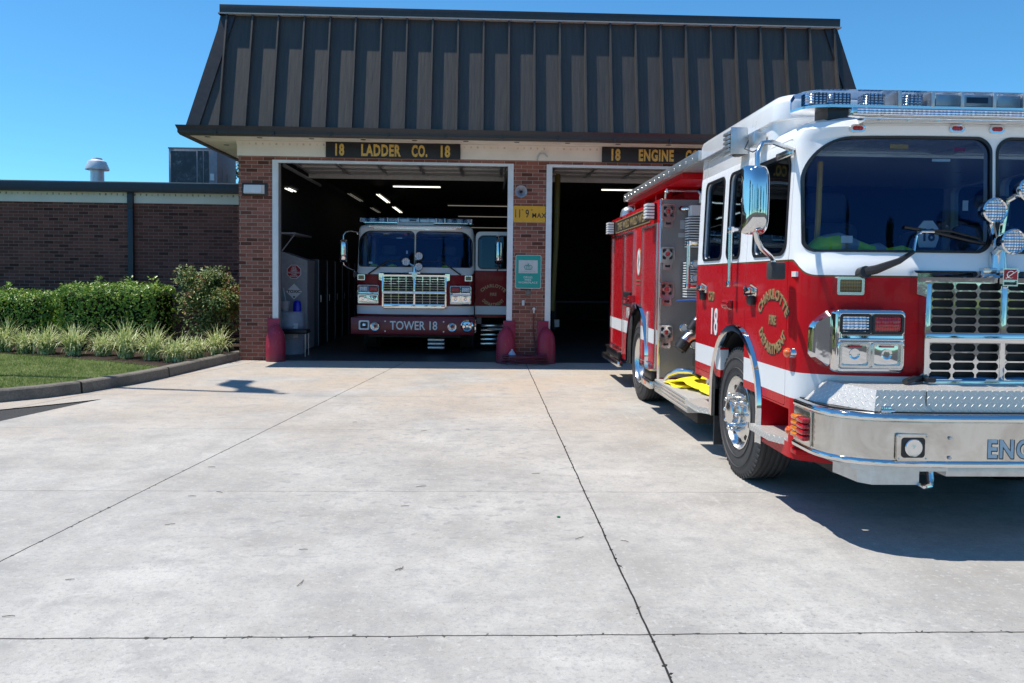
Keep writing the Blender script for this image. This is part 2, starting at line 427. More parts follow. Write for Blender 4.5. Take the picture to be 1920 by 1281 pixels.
def mat_guard():
    t = MT('guard_red', rough=.45, spec=.4); x, y, z = t.xyz(); c = t.ramp(t.noise(5, 4), [(.3, (.27, .016, .045)), (.7, (.37, .03, .065))])
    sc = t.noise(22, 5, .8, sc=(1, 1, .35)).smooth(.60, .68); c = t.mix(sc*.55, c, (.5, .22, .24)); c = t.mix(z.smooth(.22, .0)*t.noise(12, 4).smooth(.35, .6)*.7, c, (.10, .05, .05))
    t.col(c); t.rough(t.noise(9, 4)*.3+.3); t.bump(t.noise(14, 3), .006, .5); return t
M['guard_red'] = mat_guard()
M['hose_red'] = simple('hose_red', (.12, .018, .032), .5, var=.2)
M['jug'] = simple('jug_plastic', (.42, .50, .62), .35, var=.05)
M['cab_grey'] = simple('cabinet_grey', (.30, .31, .33), .5)
M['barrel'] = simple('barrel_plastic', (.30, .36, .44), .45)
M['blue'] = simple('blue_can', (.01, .02, .5), .3)
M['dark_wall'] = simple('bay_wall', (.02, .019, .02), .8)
M['locker'] = simple('locker_paint', (.04, .045, .06), .5)
M['panel'] = simple('overhead_door_panel', (.42, .42, .41), .5)
M['octagon'] = simple('octagon_red', (.40, .02, .03), .5)
M['yellow_tube'] = simple('exhaust_hose', (.09, .075, .008), .5)
# vehicle
def mat_paint(name, white_top=True, red=(.46, .001, .008), wh=(.86, .875, .89)):
    t = MT(name, rough=.4, coat=.13, spec=.12); t.b.inputs['Coat Roughness'].default_value = .03
    x, y, z = t.xyz('obj')
    pass
    # belt line dips from the doors round to the front
    zb = y.smooth(.08, .25, 1.642, 1.745)
    hi = z > zb; pin = (z-zb+.005).abs() < .0055
    st = ((z-.912).abs() < .088)
    c = t.mix(hi, red, wh) if white_top else t.mix(0., red, wh)
    c = t.mix(st, c, (.72, .74, .75))
    if white_top: c = t.mix(pin, c, (.10, .07, .025))
    dirt = t.noise(2.5, 4, kind='obj')*.05; c = t.mix(dirt, c, (.3, .25, .22))
    t.col(c); t.rough(t.noise(6, 3, kind='obj')*.1+.22+st*.25)
    t.bump(t.noise(3.0, 2, kind='obj'), .004, .35); return t
M['paint'] = mat_paint('cab_paint')
M['body_paint'] = mat_paint('body_paint', False)
M['paint_shaded'] = mat_paint('shaded_cab_paint', True, (.20, .002, .008), (.62, .62, .62))  # cab red and white darkened to stand for the bay's shade
M['red'] = simple('red_paint', (.46, .0015, .007), .35, coat=.13, spec=.15, var=.06)
M['red_bumper'] = simple('bumper_paint', (.16, .004, .016), .35, coat=.2, var=.06)
M['white_paint'] = simple('white_paint', (.86, .875, .89), .3, coat=.7, var=.03, vs=4)
M['reflective'] = simple('reflective_stripe', (.6, .62, .63), .4, var=.05)
def mat_chrome(name, col=(.86, .87, .88), r=.06, b=.0015, bs=6):
    t = MT(name, col, r, 1); n = t.noise(bs, 3, kind='obj'); t.rough(n*r*.8+r*.5); t.bump(n, b, .5); return t
M['chrome'] = mat_chrome('chrome', (.72, .71, .70), r=.05)
M['alu'] = mat_chrome('polished_aluminium', (.74, .735, .72), .22, .001, 5)
M['brushed'] = mat_chrome('bumper_stainless', (.70, .67, .62), .20, .0025, 1.6)
_b = M['brushed']; _n = _b.noise(3.2, 6, .7, kind='obj', dist=1.2); _b.col(_b.ramp(_n, [(.3, (.50, .47, .43)), (.55, (.68, .655, .61)), (.7, (.76, .735, .69))])); _b.rough(_n*.22+.10)
def mat_plate(name='tread_plate', planes='auto', s=.031, col=(.66, .645, .61), r=.42):
    t = MT(name, col, r, .5); x, y, z = t.xyz('obj')
    g = t.n('ShaderNodeNewGeometry'); sp = t.n('ShaderNodeSeparateXYZ'); t.link(g.outputs['True Normal'], sp.inputs[0])
    nx, ny, nz = [V(t.nt, sp.outputs[i]).abs() for i in range(3)]
    top = nz > .6; side = nx > .75
    # pick plane coordinates from the face direction
    u = x*(side*-1.+1.)+y*side; v = z*(top*-1.+1.)+y*top
    a = (u+v)*(.7071/s); b = (u-v)*(.7071/s)
    par = (a.floor()+b.floor()).mod(2.) > .5
    fa = (a.frac()-.5); fb = (b.frac()-.5)
    p = fa*(par*-1.+1.)+fb*par; q = fb*(par*-1.+1.)+fa*par
    d = (p/.47).pow(2.)+(q/.115).pow(2.)
    h = d.smooth(.4, 1.1, 1., 0.)
    t.bump(h, .0022); t.rough(h*-.10+r+.03)
    t.col(t.mix(h, tuple(c*.86 for c in col), tuple(min(1, c*1.12) for c in col))); return t
M['plate'] = mat_plate()
M['plate_dark'] = mat_plate('dark_tread_plate', s=.024, col=(.33, .315, .31), r=.34)  # darker, finer tread plate for the bulkhead and pump panel
M['rubber'] = simple('tyre_rubber', (.042, .042, .044), .68, var=.25, vs=20, bump=.002, bs=80, kind='obj')
M['gasket'] = simple('gasket_rubber', (.012, .012, .014), .35)
M['chassis'] = simple('chassis_black', (.012, .012, .013), .6)
M['interior'] = simple('cab_interior', (.011, .012, .016), .7)
M['seat'] = simple('seat_fabric', (.035, .036, .045), .8)
def mat_glass(name, tint=(.32, .42, .48), a=.3, gk=1.1, gc=(.55, .75, 1)):
    t = MT(name); nt = t.nt; tr = t.n('ShaderNodeBsdfTransparent'); tr.inputs[0].default_value = (*tint, 1)
    gl = t.n('ShaderNodeBsdfGlossy'); gl.inputs['Roughness'].default_value = .015; gl.inputs[0].default_value = (*gc, 1)
    fr = t.n('ShaderNodeFresnel'); fr.inputs[0].default_value = 1.55; nz = t.noise(2., 2, kind='obj'); bp = t.n('ShaderNodeBump')
    bp.inputs['Distance'].default_value = .004; bp.inputs['Strength'].default_value = a; t.link(nz, bp.inputs['Height']); t.link(bp.outputs[0], gl.inputs['Normal'])
    mx = t.n('ShaderNodeMixShader'); t.link(V(nt, fr.outputs[0])*gk, mx.inputs[0]); t.link(tr.outputs[0], mx.inputs[1]); t.link(gl.outputs[0], mx.inputs[2])
    t.link(mx.outputs[0], nt.nodes['Material Output'].inputs[0]); return t
M['glass'] = mat_glass('windscreen_glass', (.72, .84, .90), gk=.9, gc=(.20, .38, .95))
M['side_glass'] = mat_glass('side_glass', (.12, .14, .16))
M['lens'] = mat_glass('clear_lens', (.88, .90, .92), .2)
def mat_lens(name, col, r=.12):
    t = MT(name, col, r, 0, coat=.6); x, y, z = t.xyz('obj')
    h = ((x*60.).frac()-.5).abs()+((z*45.).frac()-.5).abs()
    t.bump(h, .004); t.col(t.ramp(h, [(.1, tuple(c*.5 for c in col)), (.8, tuple(min(1, c*1.3) for c in col))])); return t
M['amber'] = mat_lens('amber_lens', (.75, .22, .01))
M['amber_dark'] = mat_lens('dim_amber_lens', (.16, .09, .012))
M['red_lens'] = mat_lens('red_lens', (.42, .005, .01))
M['orange'] = mat_lens('orange_lens', (.8, .12, .02))
def mat_led(name='led_reflector', sx=38, sz=60):
    t = MT(name, (.8, .82, .85), .1, 1); x, y, z = t.xyz('obj')
    h = ((x*sx).frac()-.5).pow(2.)+((z*sz).frac()-.5).pow(2.)+((x+y)*25.).frac()*.2
    t.bump(h, .012); t.col(t.ramp(h, [(.05, (.95, .96, 1)), (.32, (.45, .48, .55))])); return t
M['led'] = mat_led()
M['lamp_face'] = mat_led('spot_reflector', 60, 60)
M['headlamp'] = simple('headlamp_reflector', (.62, .61, .57), .3, .45, var=.45, vs=34, bump=.002, bs=40, kind='obj')
M['neon'] = simple('neon_vest', (.55, 1.0, .04), .7, var=.25, vs=12, bump=.01, bs=14)
M['vest_grey'] = simple('vest_band', (.35, .4, .42), .5)
M['skin_doc'] = simple('paper', (.5, .55, .55), .6)
M['yellow_hose'] = simple('yellow_hose_jacket', (.85, .68, .01), .75, var=.12, vs=20, bump=.002, bs=90)
M['shirt_blue'] = simple('valve_blue', (.03, .09, .32), .4)
def mat_emit(name, col, st):
    t = MT(name, col, .4); t.b.inputs['Emission Color'].default_value = (*col, 1); t.b.inputs['Emission Strength'].default_value = st; return t
M['tube_on'] = mat_emit('lit_tube', (1, .97, .85), 1.6)
M['tube_dim'] = mat_emit('dim_tube', (1, .95, .8), .14)
# ------------------------------------------------------------------ fire engines
HX, CD = 1.22, .30
LV = [(.42, -.02, 1.215), (1.0, -.035, 1.22), (1.60, -.035, 1.22), (1.66, -.033, 1.22), (1.70, -.022, 1.219), (1.74, -.004, 1.218), (1.775, .014, 1.216),
      (1.80, .02, 1.215), (2.16, .040, 1.204), (2.53, .060, 1.19), (2.555, .046, 1.186), (2.60, .040, 1.176), (2.64, .055, 1.15), (2.67, .10, 1.09), (2.685, .2, .98)]
def lvl(z):
    if z <= LV[0][0]: return LV[0][1:]
    for a, b in zip(LV, LV[1:]):
        if z <= b[0]:
            t = (z-a[0])/(b[0]-a[0]); return (a[1]+(b[1]-a[1])*t, a[2]+(b[2]-a[2])*t)
    return LV[-1][1:]
def Fs(x, z):
    b, w_ = lvl(z); q = min(abs(x)/w_, .9995); return b+CD*(1-(1-q**3)**(1/3))
def plan(b, w_, rear, z, N=44, d=CD):
    pts = []
    for i in range(N+1):
        t = pi*(1-i/N); c, s = cos(t), abs(sin(t)); pts.append((w_*math.copysign(abs(c)**(2/3), c), b+d*(1-s**(2/3)), z))
    r = .05
    for y in (.8, 1.4, 2.0): pts.append((w_, y*rear/2.57, z))
    pts += [(w_, rear-r, z), (w_-r*.3, rear-r*.3, z), (w_-r, rear, z), (-w_+r, rear, z), (-w_+r*.3, rear-r*.3, z), (-w_, rear-r, z)]
    for y in (2.0, 1.4, .8): pts.append((-w_, y*rear/2.57, z))
    return pts
def rr4(x0, x1, z0, z1, r, n=8):
    tl, tr, br, bl = r; out = []
    for cx, cz, q, a0 in ((x1-tr, z1-tr, tr, 0), (x0+tl, z1-tl, tl, 90), (x0+bl, z0+bl, bl, 180), (x1-br, z0+br, br, 270)):
        for i in range(n+1):
            a = radians(a0+90*i/n); out.append((cx+q*cos(a), cz+q*sin(a)))
    return out
def zspan(x, x0, x1, z0, z1, r):
    tl, tr, br, bl = r; hi, lo = z1, z0
    def cut(dx, q): return q-sqrt(max(0, q*q-(q-dx)**2)) if dx < q else 0
    hi -= max(cut(x-x0, tl), cut(x1-x, tr)); lo += max(cut(x-x0, bl), cut(x1-x, br)); return lo, hi
def rpatch(b, x0, x1, z0, z1, r, fn, nx=24, nz=8, edge=None):
    """curved sheet with rounded corners; edge(t)->extra y"""
    rows = []
    for i in range(nx+1):
        x = x0+(x1-x0)*(.5-.5*cos(pi*i/nx)); lo, hi = zspan(min(max(x, x0+1e-4), x1-1e-4), x0, x1, z0, z1, r)
        rows.append([b.bm.verts.new((x, fn(x, lo+(hi-lo)*j/nz, min(i, nx-i)/nx, min(j, nz-j)/nz), lo+(hi-lo)*j/nz)) for j in range(nz+1)])
    for a, c in zip(rows, rows[1:]):
        for j in range(nz):
            f = b.bm.faces.new((a[j], c[j], c[j+1], a[j+1])); f.material_index = b.mi
    return b
def insetp(p, d):
    cx = sum(q[0] for q in p)/len(p); cz = sum(q[1] for q in p)/len(p)
    x0, x1 = min(q[0] for q in p), max(q[0] for q in p); z0, z1 = min(q[1] for q in p), max(q[1] for q in p)
    sx = 1-2*d/(x1-x0); sz = 1-2*d/(z1-z0); mx, mz = (x0+x1)/2, (z0+z1)/2
    return [(mx+(a-mx)*sx, mz+(c-mz)*sz) for a, c in p]
def arch(yc, r, zc=.64, zb=.30, n=24):
    return [(yc+r*cos(pi*i/n), zc+r*sin(pi*i/n)) for i in range(n+1)]+[(yc-r, zb), (yc+r, zb)]
WS = (-1.172, -.020, 1.80, 2.53, (.27, .10, .10, .07))
WIN = [(.36, 1.00, 1.785, 2.47, (.12, .05, .07, .10)), (1.31, 1.64, 1.785, 2.49, (.07, .07, .07, .07)), (1.79, 2.34, 1.785, 2.49, (.07, .07, .07, .07))]
def side_x(z): return lvl(z)[1]
def wheel(root, x, y, side, front=True):
    """side -1 = left; lathe axis pointing outward"""
    t = B(); R = .53; W = .28
    prof = [(.30, 0), (.33, .012), (.40, .02), (.47, .012), (.505, 0), (.522, -.012), (.53, -.03)]
    for k in range(5):
        z0 = -.03-(W-.06)*(k+.5)/5
        prof += [(.53, z0+.012), (.516, z0+.008), (.516, z0-.008), (.53, z0-.012)]
    prof += [(.53, -W+.03), (.52, -W+.01), (.47, -W), (.30, -W)]
    t.lathe(prof, (x, y, R), (side, 0, 0), 72)
    # shoulder blocks and sidewall ribs
    for k in range(60):
        a = 2*pi*k/60; c, s = cos(a), sin(a)
        q = [(x+side*-.004, y+c*.496-s*.012, R+s*.496+c*.012), (x+side*-.004, y+c*.496+s*.012, R+s*.496-c*.012), (x+side*-.02, y+c*.527+s*.012, R+s*.527-c*.012), (x+side*-.02, y+c*.527-s*.012, R+s*.527+c*.012)]
        q2 = [(x+side*.006 if i < 2 else x+side*-.004, p[1]+c*(.004 if i > 1 else 0), p[2]+s*(.004 if i > 1 else 0)) for i, p in enumerate(q)]
        t.loft([q, q2])
    for rr_ in (.36, .44): t.lathe([(rr_-.004, .014), (rr_, .024), (rr_+.004, .014)], (x, y, R), (side, 0, 0), 60)
    tyre = obj('tyre', t, M['rubber'], root, True, 30)
    r = B(); dz = -.02 if front else -.12
    r.lathe([(.302, -.02), (.302, .008), (.292, .012), (.284, -.012), (.268, -.03), (.262, -.035)], (x, y, R), (side, 0, 0), 64)
    # dished disc with hand holes
    nh = 10; bm = r.bm; ang = 80
    prof2 = [(.262, -.035), (.235, -.02), (.19, -.006), (.15, .0), (.115, .0)] if front else [(.262, -.035), (.25, -.10), (.22, -.15), (.18, -.165), (.12, -.165)]
    r.lathe(prof2, (x, y, R), (side, 0, 0), 64)
    rim = obj('rim', r, M['alu'], tyre, True, 30)
    h = B()
    for k in range(nh):
        a = 2*pi*(k+.5)/nh; yy, zz = y+.222*cos(a), R+.222*sin(a); xx = x+side*(-.016 if front else -.14)
        h.cyl((xx-side*.004, yy, zz), (xx+side*.0035, yy, zz), .026, .026, 14)
    obj('hand_hole', h, M['chassis'], rim, True)
    nx_ = x+side*(.0 if front else -.165)
    for k in range(10):
        a = 2*pi*k/10; yy, zz = y+.143*cos(a), R+.143*sin(a); n = B()
        n.cyl((nx_-side*.005, yy, zz), (nx_+side*.035, yy, zz), .017, .016, 8).cyl((nx_+side*.035, yy, zz), (nx_+side*.05, yy, zz), .012, .012, 8)
        n.sph((nx_+side*.062, yy, zz), .019, 2); obj('lug_nut', n, M['alu'], rim, True)
    c = B(); o = (nx_, y, R)
    c.lathe([(.118, -.002), (.116, .02), (.10, .03), (.098, .075), (.088, .085), (.06, .088), (.045, .095), (.0, .097)], o, (side, 0, 0), 32)
    obj('hub', c, M['alu'], rim, True, 30)
    return tyre
def pillow(b, x0, x1, zlo, zhi, T, nx=20, nz=12, y0=0., e=.09):
    rows = []
    for i in range(nx+1):
        u = i/nx; x = x0+(x1-x0)*u; lo, hi = zlo(x), zhi(x); row = []
        for j in range(nz+1):
            z = lo+(hi-lo)*j/nz; d = min(x-x0, x1-x, z-lo, hi-z); k = min(1, max(d, 0)/e/.35)
            row.append(b.bm.verts.new((x, Fs(x, z)+y0-T*(1-(1-k)**2)+.006, z)))
        rows.append(row)
    for a, c in zip(rows, rows[1:]):
        for j in range(nz): b.bm.faces.new((a[j], c[j], c[j+1], a[j+1])).material_index = b.mi
def slotgrid(b, x0, x1, z0, z1, nx, nz, y, dep=.022, mx=.008, mz=.007):
    cw, chh = (x1-x0)/nx, (z1-z0)/nz
    for i in range(nx):
        for j in range(nz):
            cx, cz = x0+cw*(i+.5), z0+chh*(j+.5); hw, hh = cw/2-mx, chh/2-mz; q = hh*.62
            inn = [(cx+hw, cz-hh+q), (cx+hw, cz+hh-q), (cx+hw-q, cz+hh), (cx-hw+q, cz+hh), (cx-hw, cz+hh-q), (cx-hw, cz-hh+q), (cx-hw+q, cz-hh), (cx+hw-q, cz-hh)]
            out = [(cx+cw/2, cz-hh+q), (cx+cw/2, cz+hh-q), (cx+hw-q, cz+chh/2), (cx-hw+q, cz+chh/2), (cx-cw/2, cz+hh-q), (cx-cw/2, cz-hh+q), (cx-hw+q, cz-chh/2), (cx+hw-q, cz-chh/2)]
            cor = [(cx+cw/2, cz+chh/2), (cx-cw/2, cz+chh/2), (cx-cw/2, cz-chh/2), (cx+cw/2, cz-chh/2)]
            bm = b.bm; vi = [bm.verts.new((p[0], y+dep, p[1])) for p in inn]; vm = [bm.verts.new((p[0]+(p[0]-cx)*.03, y, p[1]+(p[1]-cz)*.10)) for p in inn]
            vo = [bm.verts.new((p[0], y, p[1])) for p in out]; vc = [bm.verts.new((p[0], y, p[1])) for p in cor]
            for k in range(8):
                l = (k+1) % 8; bm.faces.new((vm[k], vm[l], vi[l], vi[k])); bm.faces.new((vo[k], vo[l], vm[l], vm[k]))
            for k, (a, c) in enumerate(((1, 2), (3, 4), (5, 6), (7, 0))): bm.faces.new((vo[a], vc[k], vo[c]))
def mk_door(side, shell, y0=.305, y1=1.135):
    xs = (-1.34, -1.15) if side < 0 else (1.15, 1.34)
    c = B().prism(rr4(y0, y1, .76, 2.56, (.10, .04, .02, .02), 4), 'x', *xs)
    return bool_eval(cpy(shell), [('INTERSECT', c)])
def bool_cab(doors, arches):
    outer = B(); outer.loft([plan(b, w_, 2.57, z) for z, b, w_ in LV])
    cav = B(); cav.loft([plan(lvl(z)[0]+.07, lvl(z)[1]-.06, 2.5, z) for z in (1.12, 1.6, 1.8, 2.16, 2.52)])
    ops = [('DIFFERENCE', cav)]
    for sx in (1, -1):
        p = rr4(*WS); p = [(a*sx, c) for a, c in p]; ops.append(('DIFFERENCE', B().prism(p, 'y', -.4, .62)))
    for wv in WIN: ops.append(('DIFFERENCE', B().prism(rr4(*wv), 'x', -1.4, 1.4)))
    shell = bool_eval(outer, ops)
    ops = []
    for sx in (-1, 1):
        ops.append(('DIFFERENCE', B().prism(arch(1.33, .565), 'x', sx*.78, sx*1.4)))
        ops.append(('DIFFERENCE', B().box(min(sx*.80, sx*1.4), max(sx*.80, sx*1.4), .235, .715, .52, .745)))
        ops.append(('DIFFERENCE', B().box(min(sx*.80, sx*1.4), max(sx*.80, sx*1.4), 2.01, 2.62, .41, .70)))
    for s_ in doors:
        xs = (-1.35, -1.146) if s_ < 0 else (1.146, 1.35)
        ops.append(('DIFFERENCE', B().prism(rr4(.30, 1.14, .756, 2.565, (.10, .04, .02, .02), 4), 'x', *xs)))
        if s_ < 0: ops.append(('DIFFERENCE', B().prism(rr4(1.725, 2.50, .756, 2.585, (.04, .04, .02, .02), 4), 'x', *xs)))
    ds = {}
    for s_ in doors:
        ds[s_] = mk_door(s_, shell)
        if s_ < 0:
            c = B().prism(rr4(1.729, 2.496, .76, 2.58, (.04, .04, .02, .02), 4), 'x', -1.34, -1.15); ds['rear'] = bool_eval(cpy(shell), [('INTERSECT', c)])
    body = bool_eval(shell, ops)
    return body, ds
def side_glass(parent, wv, sx, y_off=0, x_off=0, z=0):
    b = B(); rpatch(b, wv[0]-.004, wv[1]+.004, wv[2]-.004, wv[3]+.004, wv[4], lambda x, z_, *k: 0, 10, 4)
    b.warp(lambda c: (sx*(side_x(c.z)-.022)-x_off, c.x-y_off, c.z)); g = obj('window', b, M['side_glass'], parent, True)
    r = B(); p = rr4(*wv); r.ring(insetp(p, -.012), insetp(p, .010), 'x', 0, .010)
    r.warp(lambda c: (sx*(side_x(c.z)-.002+c.x)-x_off, c.y-y_off, c.z)); obj('gasket', r, M['gasket'], g, True)
    return g
def handle(parent, x, y, z):
    b = B(); b.box(x-.02, x+.01, y-.13, y+.13, z-.045, z+.035, .012); b.box(x-.06, x-.02, y-.10, y+.02, z-.02, z+.03, .012); b.cyl((x-.05, y-.12, z+.05), (x, y-.12, z+.02), .012)
    k = obj('handle', b, M['chrome'], parent, True)
    b = B().box(x-.04, x+.005, y-.10, y-.0, z-.11, z-.04, .012); obj('latch', b, M['black'], k, True)
def rail(root, x, y, z0, z1, r=.019):
    b = B(); b.cyl((x-.06, y, z0), (x-.06, y, z1), r, r, 16)
    rl = obj('grab_rail', b, M['alu'], root, True)
    b = B()
    for z in (z0+.02, z1-.02): b.cyl((x+.02, y, z), (x-.06, y, z), .022, .020, 12); b.box(x-.085, x-.035, y-.025, y+.025, z-.025, z+.025, .01)
    obj('bracket', b, M['chrome'], rl, True)
def badge(parent, txts, y, z, x, M_, sx=-1, s=.075, yo=0, xo=0, shadow=True):
    """arched gold lettering on the side of a cab; reads from outside"""
    for body, dz, up, sz, xs in txts:
        for layer in ((1, 0) if shadow else (0,)):
            b = text_bm(body, sz, .0015 if layer == 0 else .001, xs, .0035+(.006 if layer else 0), space=1.12)
            if up is not None: bend(b, .30, up)
            b.warp(lambda c: (c.x, c.y+(.0025 if layer else 0), c.z-(.004 if layer else 0)))
            # face -Y -> face side
            if sx < 0: b.warp(lambda c: (x+c.y-.003, y-c.x, z+dz+c.z))
            else: b.warp(lambda c: (x-c.y+.003, y+c.x, z+dz+c.z))
            b.warp(lambda c: (c.x-xo, c.y-yo, c.z))
            obj('lettering', b, M['sign_black'] if layer else M_, parent, True, 0)
def cab(root, kind, doors, gx, bez):
    E = kind == 'engine'
    body, ds = bool_cab(doors, True)
    pm = M['paint'] if E else M['paint_shaded']
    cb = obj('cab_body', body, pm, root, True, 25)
    # bright door gap liner and interior
    b = B(); b.box(-1.05, 1.05, 1.20, 2.45, 1.13, 1.5, .03); b.box(-1.1, 1.1, .22, .62, 1.3, 1.74, .04); b.box(-1.1, 1.1, 2.40, 2.49, 1.13, 2.5)
    b.box(-.3, .3, .7, 2.2, 1.14, 1.75, .08)
    it = obj('cab_interior', b, M['interior'], root, True)
    for sx in (-1, 1):
        b = B().box(sx*.65-.26, sx*.65+.26, 1.0, 1.16, 1.25, 2.05, .06, 3); b.box(sx*.65-.15, sx*.65+.15, .98, 1.1, 2.06, 2.28, .05, 3); obj('cab_seat', b, M['seat'], it, True)
    b = B().tube([(-.98, .42, 1.80), (-.98, .40, 2.1), (-.96, .44, 2.42)], .02, 8); obj('grab_bar', b, M['yellow_sign'] if E else M['black'], it, True)
    for x, z, w_, h_, mt in ((-.92, 1.875, .075, .045, 'sign_white'), (-.17, 2.10, .036, .065, 'sign_grey'), (-.60, 2.475, .12, .028, 'yellow_sign'), (-.21, 2.46, .07, .025, 'octagon'), (-.33, 2.39, .12, .018, 'sign_white')):
        b = B(); y_ = Fs(x, z)+.022; b.box(x-w_/2, x+w_/2, y_, y_+.002, z-h_/2, z+h_/2); obj('sticker', b, M[mt], it, True)
    b = B(); b.lathe([(.20, -.012), (.212, 0), (.20, .012), (.188, 0), (.20, -.012)], (.62, .58, 1.86), (0, .5, 1), 28); b.cyl((.62, .58, 1.86), (.62, .5, 1.6), .03); obj('steering_wheel', b, M['black'], it, True)
    # windscreens
    for sx in (-1, 1):
        b = B(); rpatch(b, WS[0]-.003, WS[1]+.003, WS[2]-.003, WS[3]+.003, WS[4], lambda x, z, *k: Fs(x, z)+.006, 26, 10)
        if sx > 0: b.warp(lambda c: (-c.x, c.y, c.z))
        g = obj('windscreen', b, M['glass'], root, True, 60)
        r = B(); p = rr4(*WS, n=12); q = []
        for a, c in zip(p, p[1:]+p[:1]):
            n_ = 6 if math.dist(a, c) > .2 else 1
            q += [(a[0]+(c[0]-a[0])*k/n_, a[1]+(c[1]-a[1])*k/n_) for k in range(n_)]
        r.ring(insetp(q, -.008), insetp(q, .008), 'y', -.007, .02); r.warp(lambda c: (sx*-c.x if sx > 0 else c.x, c.y+Fs(c.x, c.z), c.z))
        obj('gasket', r, M['gasket'], g, True, 40)
    # doors
    for s_ in doors:
        if E or s_ < 0:
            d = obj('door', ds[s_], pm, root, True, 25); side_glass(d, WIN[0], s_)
        else:
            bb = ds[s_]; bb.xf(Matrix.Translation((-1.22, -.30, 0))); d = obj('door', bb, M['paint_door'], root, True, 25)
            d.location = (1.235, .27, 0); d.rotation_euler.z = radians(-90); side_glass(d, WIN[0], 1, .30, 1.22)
    for sx in (-1, 1): side_glass(root, WIN[1], sx)
    if -1 in doors:
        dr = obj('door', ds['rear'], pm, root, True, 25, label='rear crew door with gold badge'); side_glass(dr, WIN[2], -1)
        if E: badge(dr, [('CFD', .0, None, .11, .8)], 2.03, 1.42, -1.22, M['goldleaf'])
        handle(dr, -1.22, 2.3, 1.525)
    if 1 not in doors or not E:
        side_glass(root, WIN[2], 1)
    if 1 not in doors: side_glass(root, WIN[0], 1)
    # grille
    gy = -.10; zt = 1.665
    b = B(); zs = ((1.285, 1.605, 6), (1.0-.01, 1.225, 4)) if E else ((1.30, 1.60, 6), (1.035, 1.25, 4))
    nx = 3 if E else 4; x1 = gx-.035; cbar = .016
    for z0, z1, nz in zs:
        for sx in (-1, 1): slotgrid(b, min(sx*cbar, sx*x1), max(sx*cbar, sx*x1), z0, z1, nx, nz, gy)
    grl = obj('grille', b, M['chrome'], root, True, 30)
    b = B()
    for sx in (-1, 1): b.box(min(sx*x1, sx*gx), max(sx*x1, sx*gx), gy-.012, .03, .96, 1.60, .008)
    b.box(-cbar, cbar, gy-.006, gy+.03, .98, 1.60, .004); b.box(-gx+.002, gx-.002, gy-.014, gy+.03, zs[1][1], zs[0][0], .01); b.box(-x1, x1, gy-.020, gy, (zs[1][1]+zs[0][0])/2-.006, (zs[1][1]+zs[0][0])/2+.006, .003)
    b.box(-x1-.002, x1+.002, gy-.01, gy+.03, .95, zs[1][0]+.0, .006)
    # hood flange: slanted cap, wider than the grille
    hw = gx+.06
    b.loft([[(-hw, .03, 1.50), (hw, .03, 1.50), (hw, gy+.02, 1.50), (-hw, gy+.02, 1.50)], [(-hw, .03, 1.555), (hw, .03, 1.555), (hw, gy-.016, 1.54), (-hw, gy-.016, 1.54)], [(-hw, .03, zt), (hw, .03, zt), (hw-.02, gy-.016, zt-.01), (-hw+.02, gy-.016, zt-.01)]]) if False else None
    for sx in (-1, 1): b.prism([(sx*(x1), 1.50), (sx*hw, 1.53), (sx*hw, zt-.005), (sx*x1, zt-.005)], 'y', gy-.010, .03)
    b.prism([(gy-.010, 1.605), (gy-.012, 1.635), (-.045, zt+.012), (.03, zt+.012), (.03, 1.605)], 'x', -hw+.012, hw-.012)
    obj('grille_frame', b, M['chrome'], grl, True, 30)
    b = B().box(-x1-.002, x1+.002, gy+.05, gy+.06, .95, 1.62); obj('radiator_screen', b, M['chassis'], grl, True)
    # emblem
    if E:
        b = B().prism([(-.048, 1.585), (.048, 1.585), (.048, 1.695), (-.048, 1.695)], 'y', gy-.05, gy-.02); em = obj('emblem', b, M['alu'], grl, True)
        b = B().box(-.040, .040, gy-.054, gy-.049, 1.625, 1.688); obj('emblem_field', b, M['octagon'], em, True)
        b = B(); b.tube([(.022*cos(a)-.004, gy-.056, 1.657+.022*sin(a)) for a in [radians(30+i*25) for i in range(12)]], .0035, 6); b.tube([(-.036, gy-.057, 1.632), (.036, gy-.057, 1.684)], .0035, 6); obj('emblem_ring', b, M['alu'], em, True)
        b = text_bm('smeal', .034, .0015, 1.0, .001); place(b, (0, gy-.052, 1.594)); obj('lettering', b, M['black'], em, True, 0)
    else:
        b = B().prism([(-.05, 1.60), (0, 1.55), (.05, 1.60), (.05, 1.68), (-.05, 1.68)], 'y', gy-.03, gy-.01); obj('emblem', b, M['alu'], grl, True)
    # headlight clusters
    bx0, bx1 = bez
    for sx in (-1, 1):
        b = B(); tip = .14
        def zhi(x):
            t = max(0, min(1, (x-bx0)/tip)); r_ = max(0, x-(bx1-.04))/.04
            return 1.31+(1.425-1.31)*sin(pi/2*t)**.8-.02*r_*r_ if E else 1.425-.015*(1-t)
        def zlo(x):
            t = max(0, min(1, (x-bx0)/tip)); r_ = max(0, x-(bx1-.04))/.04
            return 1.13-(1.13-1.03)*sin(pi/2*t)**.8+.02*r_*r_ if E else 1.03+.015*(1-t)
        pillow(b, bx0, bx0+.17, zlo, zhi, .055, e=.05)
        mxc, mw = bx1-.223, .40; q0 = rr(mxc, 1.2285, .446, .40, .03, 5)
        b.loft([[(p[0], .06, p[1]) for p in q0], [(p[0], -.066, p[1]) for p in q0], [(p[0], -.078, p[1]) for p in insetp(q0, .006)], [(p[0], -.083, p[1]) for p in insetp(q0, .016)]])
        for zc, hh in ((1.337, .13), (1.143, .158)):
            q = rr(mxc, zc, mw+.012, hh+.004, .022, 4); b.tube([(p[0], -.084, p[1]) for p in q+q[:1]], .0075, 8)
        b.tube([(mxc-.21, -.084, 1.240), (mxc+.21, -.084, 1.240)], .008, 8)
        if sx > 0: b.warp(lambda c: (-c.x, c.y, c.z))
